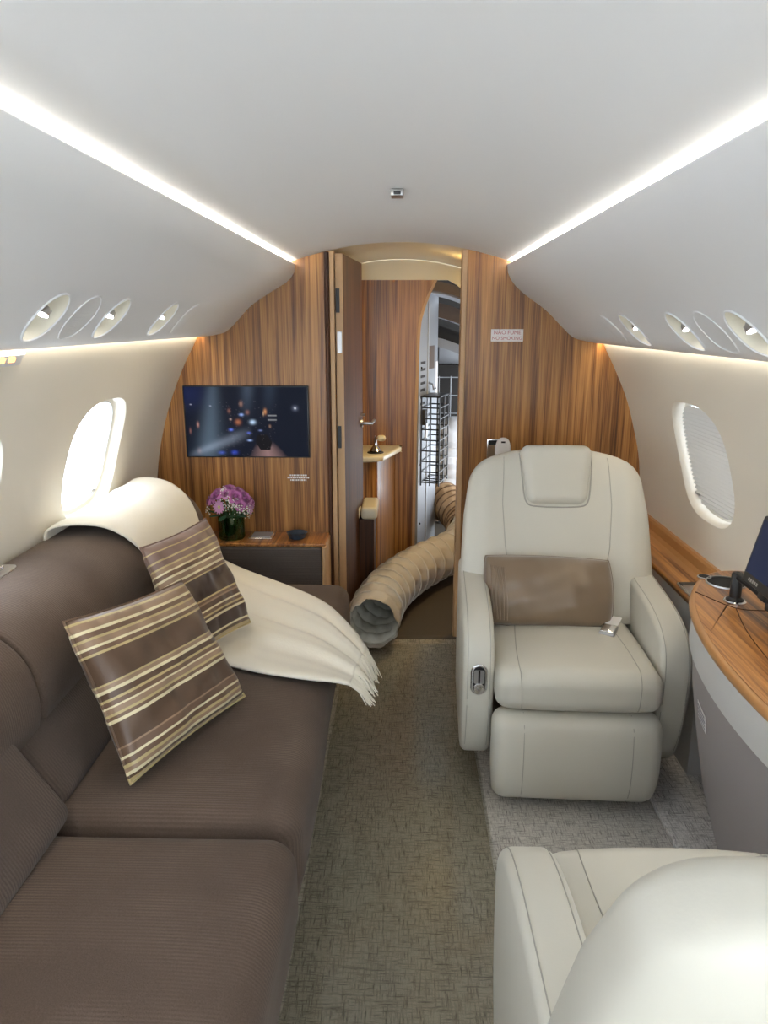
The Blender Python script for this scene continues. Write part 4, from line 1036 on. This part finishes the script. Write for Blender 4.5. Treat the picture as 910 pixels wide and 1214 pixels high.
# cup holder: dark well with a steel rim of two overlapping circles
cu = thing('cup_holder', (.94, 2.07, ZC), 'dark cup holder with steel rim let into the credenza top', 'cup holder')
oc = []
for k in np.linspace(0, 2 * PI, 48, endpoint=False):
    x, y = .052 * math.cos(k), .052 * math.sin(k); oc.append((.955 + x, 2.055 + y))
lobe = np.array(oc); 
mesh('rim', *loft([np.stack([inset(lobe, -.004)[:, 0], inset(lobe, -.004)[:, 1], np.full(48, ZC + .0005)], 1), np.stack([inset(lobe, -.003)[:, 0], inset(lobe, -.003)[:, 1], np.full(48, ZC + .005)], 1), np.stack([lobe[:, 0], lobe[:, 1], np.full(48, ZC + .0045)], 1), np.stack([lobe[:, 0], lobe[:, 1], np.full(48, ZC + .0008)], 1)], cap=False), 'steel', cu)
mesh('well', *pad(inset(lobe, .0005), ZC + .0004, ZC + .0022, 0), 'black_matte', cu)
lb2 = superell(.020, .020, 2, 24, (.912, 2.105))
mesh('side_rim', *pad(lb2, ZC + .0004, ZC + .004, .001), 'steel', cu); mesh('side_well', *pad(inset(lb2, .004), ZC + .004, ZC + .0046, 0), 'black_matte', cu)
lb = thing('base_label', (.80, 1.74, .48), 'small white printed label on the grey credenza base', 'label')
def base_x(y, z):
    o_ = np.interp(z, [.35, .5, .61], [.055, .030, .022]); Q = cred_outline(); m = Q[(Q[:, 0] < 1.0)]; m = m[np.argsort(m[:, 1])]
    x = np.interp(y, 1.63 + (m[:, 1] - 1.63) * (1 - o_ * .35), m[:, 0]); return x + o_ * np.clip((1.085 - x) / .25, 0, 1)
def lab_pt(y, z, d): return (base_x(y, z) - d, y, z)
def lab_patch(y0, y1, z0, z1, d, n=4):
    ys_ = np.linspace(y0, y1, n + 1); v = [lab_pt(y, z, dd) for y in ys_ for z, dd in ((z0, d), (z1, d), (z1, d - .0012), (z0, d - .0012))]
    return loft([v[i * 4:(i + 1) * 4] for i in range(n + 1)])
ly0, ly1 = 1.672, 1.762
mesh('plate', *lab_patch(ly0, ly1, .466, .514, .002), 'sign_white', lb, smooth=False)
mb = MB()
for r_ in range(4):
    y = ly1 - .006
    while y > ly0 + .010:
        w = .004 + .009 * random.random(); mb.add(lab_patch(max(y - w, ly0 + .005), y, .472 + .0105 * r_, .476 + .0105 * r_, .0026, 1)); y -= w + .003
mb.build('lettering', 'print_grey', lb, smooth=False)
# folding monitor on a black arm
mo = thing('monitor', (.912, 1.905, ZC), 'small black monitor on a folding arm standing on the credenza', 'monitor')
pc = (.915, 1.905, ZC)
mesh('foot_ring', *lathe([(.0, .008), (.026, .008), (.029, .005), (.029, .0)], pc, 24), 'chrome', mo)
mesh('post', *lathe([(.0, .084), (.012, .084), (.015, .080), (.015, .016), (.023, .010), (.023, .006)], pc, 20), 'black_plastic', mo)
mesh('arm', *tube([(.915, 1.905, ZC + .076), (.930, 1.84, ZC + .066), (.945, 1.775, ZC + .052)], [.012, .011, .012], 10), 'black_plastic', mo)
mesh('arm_joint', *lathe([(.0, .026), (.016, .026), (.019, .022), (.019, .002), (.016, 0), (.0, 0)], (.948, 1.768, ZC + .030), 18), 'black_plastic', mo)
# screen frame: u runs towards the bow end of the cabin, w runs up the tilted face
o0 = np.array([.905, 1.862, ZC + .082]); U = np.array([-.02, -1.0, 0.0]); U /= np.linalg.norm(U); Wv = np.array([.22, .02, .97]); Wv -= U * (Wv @ U); Wv /= np.linalg.norm(Wv); Nn = np.cross(U, Wv); Nn = Nn if Nn[0] < 0 else -Nn
Ms = Matrix(((U[0], Wv[0], Nn[0], o0[0]), (U[1], Wv[1], Nn[1], o0[1]), (U[2], Wv[2], Nn[2], o0[2]), (0, 0, 0, 1)))
mesh('casing', *xf(pad(rect2(0, .275, 0, .178, .010), -.022, 0, .004), Ms), 'black_plastic', mo)
v, f, c = picture(small_picture, o0 + U * .010 + Wv * .168 + Nn * .0008, U * .255, -Wv * .142, 64, 36)
mesh('screen', v, f, 'screen_picture', mo, smooth=False, colors=c)
mb = MB()
for k in range(5): mb.add(xf(box(.036 + .011 * k, .043 + .011 * k, .009, .017, .0005, .0012), Ms))
mb.build('badge', 'steel', mo, smooth=False)
mesh('hinge_block', *xf(box(.085, .125, -.018, .012, -.03, -.008, .004), Ms), 'black_plastic', mo)

# ------------------------------------------------------------ air hose through the doorway
def hose(name, ctrl, R, rings_per_m, mat, wire, label, mouth):
    P = catmull(ctrl, 40); s = np.concatenate([[0], np.cumsum(np.linalg.norm(np.diff(P, axis=0), axis=1))])
    n = int(s[-1] * rings_per_m * 14); ss = np.linspace(0, s[-1], n); Q = np.stack([np.interp(ss, s, P[:, k]) for k in range(3)], 1)
    for k in range(6): Q[1:-1] = (Q[:-2] + Q[2:] + 2 * Q[1:-1]) / 4
    t = thing(name, tuple(Q[0] * np.array([1, 1, 0])), label, 'hose')
    ph = rng.random(8) * 6
    def rg(i, a):
        x = ss[i] * rings_per_m; h = (x + a / (2 * PI)) % 1.0
        r = 1 - .115 * np.sin(PI * h) ** .6 * (1 + .35 * np.sin(5 * a + ph[0] + x * 2.1) + .3 * np.sin(11 * a + ph[1] - x * 3)) + .012 * np.sin(3 * a + x)
        if mouth and i < 18:
            q = 1 - i / 18; r = r + q * q * (.05 * np.sin(3 * a + 1.2) + .03 * np.sin(5 * a + .3)) + .02 * q
        return r
    v, f = tube(Q, R, 48, cap=False, ring=rg)
    o = mesh('sleeve', v, f, mat, t)
    if mouth:
        v = np.array(v)
        for j in range(48):                      # ragged torn lip
            a = 2 * PI * j / 48
            d = Q[0] - Q[4]; d /= np.linalg.norm(d)
            for i in range(5): o.data.vertices[i * 48 + j].co += Vector(tuple(d * (1 - i / 5) * (.018 * math.sin(2 * a + .8) + .012 * math.sin(7 * a) + .008 * math.sin(13 * a + 2))))
        inn = o.data.copy(); 
        vi, fi = tube(Q[3:], R * .972, 48, cap=False, ring=lambda i, a: rg(i + 3, a))
        mesh('lining', vi, fi, 'hose_inside', t)
    # helical rib
    fw = np.gradient(Q, axis=0); fw /= np.linalg.norm(fw, axis=1, keepdims=True); up = np.array([0, 0, 1.0]); u = up - fw[0] * (up @ fw[0]); u /= np.linalg.norm(u)
    Us = []
    for i in range(n): u = u - fw[i] * (u @ fw[i]); u /= np.linalg.norm(u); Us.append(u.copy())
    Us = np.array(Us); turns = s[-1] * rings_per_m; m = int(turns * 40); hp = []
    for k in range(m):
        x = k / m * turns; a = -(x % 1.0) * 2 * PI; i = min(n - 1, int(x / turns * n)); 
        if mouth and i < 14: continue
        w = np.cross(fw[i], Us[i]); hp.append(Q[i] + (math.cos(a) * Us[i] + math.sin(a) * w) * R * .998)
    mesh('spiral_rib', *tube(hp, .0040, 5), wire, t)
    return t
hose('air_hose', [(-.112, 3.115, .138), (-.105, 3.24, .142), (-.085, 3.40, .142), (-.035, 3.60, .140), (.055, 3.82, .140), (.19, 4.05, .140), (.34, 4.24, .150), (.41, 4.42, .165), (.42, 4.55, .18)], .124, 9.5, 'hose_cloth', 'hose_wire', 'fat beige ribbed cloth air hose lying through the doorway with open mouth', True)
hose('duct_hose', [(.425, 4.56, .18), (.425, 4.68, .20), (.385, 4.82, .235), (.32, 4.98, .26), (.21, 5.12, .22), (.06, 5.26, .16)], .132, 15, 'hose_tan', 'hose_wire_tan', 'tan ribbed duct hose in the baggage bay behind the beige hose', False)

# ------------------------------------------------------------ washroom furniture
va = thing('vanity', (-.3, 4.15, 0), 'washroom vanity with cream counter and curved veneer front', 'vanity')
CP = catmull([(-.80, 4.345), (-.80, 3.93), (-.40, 3.93), (-.20, 3.94), (-.11, 3.97), (-.075, 4.02), (.0, 4.27), (.006, 4.30), (.004, 4.345)], 6)
CP = np.concatenate([CP, [(-.4, 4.346)]])
mesh('counter', *pad(CP[::-1], .725, .757, .010), 'counter_cream', va)
BP = catmull([(-.80, 4.34), (-.80, 3.96), (-.40, 3.96), (-.22, 3.965), (-.14, 3.985), (-.11, 4.03), (-.05, 4.25), (-.03, 4.33)], 6); BP = np.concatenate([BP, [(-.4, 4.341)]])
mesh('cabinet', *pad(BP[::-1], .0, .724, 0), 'veneer', va)
wcs = thing('toilet_bench', (-.3, 3.85, 0), 'cream padded bench lid below the washroom counter', 'bench')
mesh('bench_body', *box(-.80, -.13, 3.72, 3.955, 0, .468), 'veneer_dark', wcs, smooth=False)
mesh('lid', *rcube((-.50, 3.825, .503), (.60, .25, .065), .018, k=3, m=2), 'counter_cream', wcs)
mesh('lid', *rcube((-.155, 3.825, .503), (.085, .25, .065), .018, k=3, m=2), 'counter_cream', wcs)
pb = thing('perfume_bottle', (-.135, 4.08, .757), 'glass perfume atomiser with squeeze bulb on the washroom counter', 'bottle')
mesh('tray', *lathe([(.0, .004), (.044, .004), (.046, .002), (.046, 0)], (-.135, 4.08, .7575), 20), 'black_plastic', pb)
mesh('flask', *lathe([(.0, .005), (.030, .005), (.033, .012), (.020, .032), (.009, .042), (.008, .055), (.0, .056)], (-.135, 4.08, .7575), 20), 'chrome', pb)
mesh('spray_head', *tube([(-.135, 4.08, .812), (-.135, 4.08, .832), (-.136, 4.08, .852)], [.007, .006, .002], 8), 'steel', pb)
mesh('bulb', *rcube((-.103, 4.08, .838), (.050, .034, .034), .0169, k=4, m=1), 'cream_gloss', pb)

# ------------------------------------------------------------ baggage bay beyond the opening
gp = thing('bay_door', (.1, 4.4, 0), 'grey baggage bay door panel swung open behind the partition', 'door')
g0, g1 = np.array([.108, 4.40]), np.array([.235, 4.86])
gd = (g1 - g0) / np.linalg.norm(g1 - g0); gn = np.array([gd[1], -gd[0]]); GL = np.linalg.norm(g1 - g0)
def gpt(a, b, z): p = g0 + gd * a + gn * b; return (p[0], p[1], z)
def gslab(a0, a1, b0, b1, z0, z1):
    v = [gpt(a, b, z) for a in (a0, a1) for b in (b0, b1) for z in (z0, z1)]; return v, [(0, 1, 3, 2), (4, 6, 7, 5), (0, 4, 5, 1), (2, 3, 7, 6), (0, 2, 6, 4), (1, 5, 7, 3)]
P = np.array([(0, .0), (GL, .0), (GL, 1.70), (.20, 1.70), (.08, 1.60), (0, 1.46)])
mesh('panel', *loft([[gpt(p[0], b, p[1]) for p in P] for b in (-.025, 0)]), 'bag_grey', gp, smooth=False)
mesh('edge_post', *gslab(GL * .42, GL * .46, 0, .006, .03, 1.66), 'bag_panel', gp, smooth=False)
mesh('placard', *gslab(.24, .38, .0005, .002, 1.18, 1.32), 'bag_brown', gp, smooth=False)
for k in range(7): mesh('notice_line', *gslab(.04, .15, .0005, .0015, .98 + .04 * k, .995 + .04 * k), 'bag_dark', gp, smooth=False)
mesh('hook', *tube([gpt(.23, .0, 1.10), gpt(.23, .03, 1.09), gpt(.23, .035, 1.06), gpt(.23, .05, 1.07)], .007, 6), 'steel', gp)
lk = mesh('latch', *gslab(.06, .12, 0, .025, .86, .95), 'bag_dark', gp, smooth=False); mesh('latch_bolt', *gslab(.075, .105, .02, .03, .78, .87), 'steel', lk, smooth=False)
for z in (.25, .62, 1.2): mesh('rivet', *rcube(gpt(.05, .002, z), (.012, .012, .012), .005, k=2, m=1), 'bag_dark', gp)
wb = thing('wire_basket', gpt(.2, .05, .50), 'black wire basket rack hanging on the grey bay door', 'rack')
a0, a1, b0, b1, z0, z1 = .06, .30, .004, .115, .49, 1.03
zz = np.linspace(z0 + .02, z1, 9)
for z in zz: mesh('hoop', *tube([gpt(a0, b0, z), gpt(a0, b1, z), gpt(a1, b1, z), gpt(a1, b0, z)], .0042, 6, closed=True), 'black_plastic', wb)
for a, b in ((a0, b0), (a0, b1), (a1, b1), (a1, b0), ((a0 + a1) / 2, b1), (a0, (b0 + b1) / 2)):
    mesh('upright', *tube([gpt(a, b, z0), gpt(a, b, (z0 + z1) / 2), gpt(a, b, z1)], .0045, 6), 'black_plastic', wb)
for a in np.linspace(a0, a1, 5): mesh('floor_wire', *tube([gpt(a, b0, z0 + .02), gpt(a, (b0 + b1) / 2, z0 + .02), gpt(a, b1, z0 + .02)], .004, 6), 'black_plastic', wb)
mesh('top_shelf', *gslab(a0, a1, b0, b1, z1 - .004, z1 + .004), 'black_plastic', wb, smooth=False)
# bunched white sack
def bagdef(p, q):
    r = 1 + .06 * math.sin(7 * q[2] * PI + 2 * q[0]) * (1 - .3 * abs(q[2])) + .03 * math.sin(5 * q[0] + 9 * q[2]); return np.array([p[0] * r, p[1] * r, p[2]])
tag(mesh('white_sack', *rcube((.50, 5.52, .50), (.46, .30, .56), .12, k=5, m=14, deform=bagdef), 'bag_white'), 'bulging white sack standing in the baggage bay', 'sack')
st_ = thing('sack_stand', (.52, 5.52, 0), 'low dark stand carrying the white sack', 'stand')
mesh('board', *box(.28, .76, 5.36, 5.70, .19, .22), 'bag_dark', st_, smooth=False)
for x in (.30, .74):
    for y in (5.38, 5.68): mesh('leg', *box(x - .015, x + .015, y - .015, y + .015, 0, .19), 'bag_dark', st_, smooth=False)
# arched airframe ribs and panels under the roof
def arch(y0, y1, z0, th, mat, name, label, dz=0):
    xs_ = np.linspace(.10, .95, 20); top = [(x, z0 - .62 * (x - .18) ** 2 * 1.2 - .12 * (x - .1) + dz) for x in xs_]; P = np.array(top + [(x, z - th) for x, z in top[::-1]])
    return tag(mesh(name, *loft([np.stack([P[:, 0], np.full(len(P), y), P[:, 1]], 1) for y in (y0, y1)]), mat, smooth=False), label, 'airframe')
arch(4.42, 4.47, 1.70, .055, 'bag_brown', 'roof_rib', 'brown arched roof rib just past the opening')
arch(4.47, 4.90, 1.655, .02, 'bag_panel', 'roof_panel', 'pale grey curved roof panel behind the first brown rib')
arch(4.90, 4.96, 1.60, .09, 'bag_brown', 'roof_rib', 'wide brown arched roof rib across the middle of the bay')
arch(4.96, 5.30, 1.53, .02, 'bag_panel', 'roof_panel', 'pale grey curved roof panel behind the wide rib')
arch(5.30, 5.38, 1.46, .11, 'bag_dark', 'roof_rib', 'dark arched roof rib deep in the bay')
arch(5.10, 5.16, 1.38, .06, 'bag_grey', 'roof_beam', 'grey curved roof beam above the white box')
tag(mesh('white_box', *box(.27, .50, 5.55, 5.80, 1.16, 1.32, .01), 'bag_panel'), 'pale box fixed high on the rear bay wall', 'box')
tag(mesh('box_shelf', *box(.10, .95, 5.50, 5.998, 1.135, 1.158), 'bag_dark', smooth=False), 'dark shelf under the pale box in the bay', 'shelf')
tag(mesh('paper_notice', *gslab(GL - .06, GL - .0, .001, .003, 1.0, 1.22), 'sign_white', smooth=False), 'tall white notice on the edge of the grey bay door', 'notice')
wg = thing('wire_grid', (.40, 5.6, 0), 'white wire grid panel standing at the rear of the bay', 'grid')
for x in np.linspace(.29, .56, 4): mesh('wire', *tube([(x, 5.78, .0), (x, 5.78, .5), (x, 5.78, 1.06)], .004, 5), 'bag_panel', wg)
for z in np.linspace(.50, 1.05, 5): mesh('wire', *tube([(.28, 5.786, z), (.42, 5.786, z), (.57, 5.786, z)], .004, 5), 'bag_panel', wg)
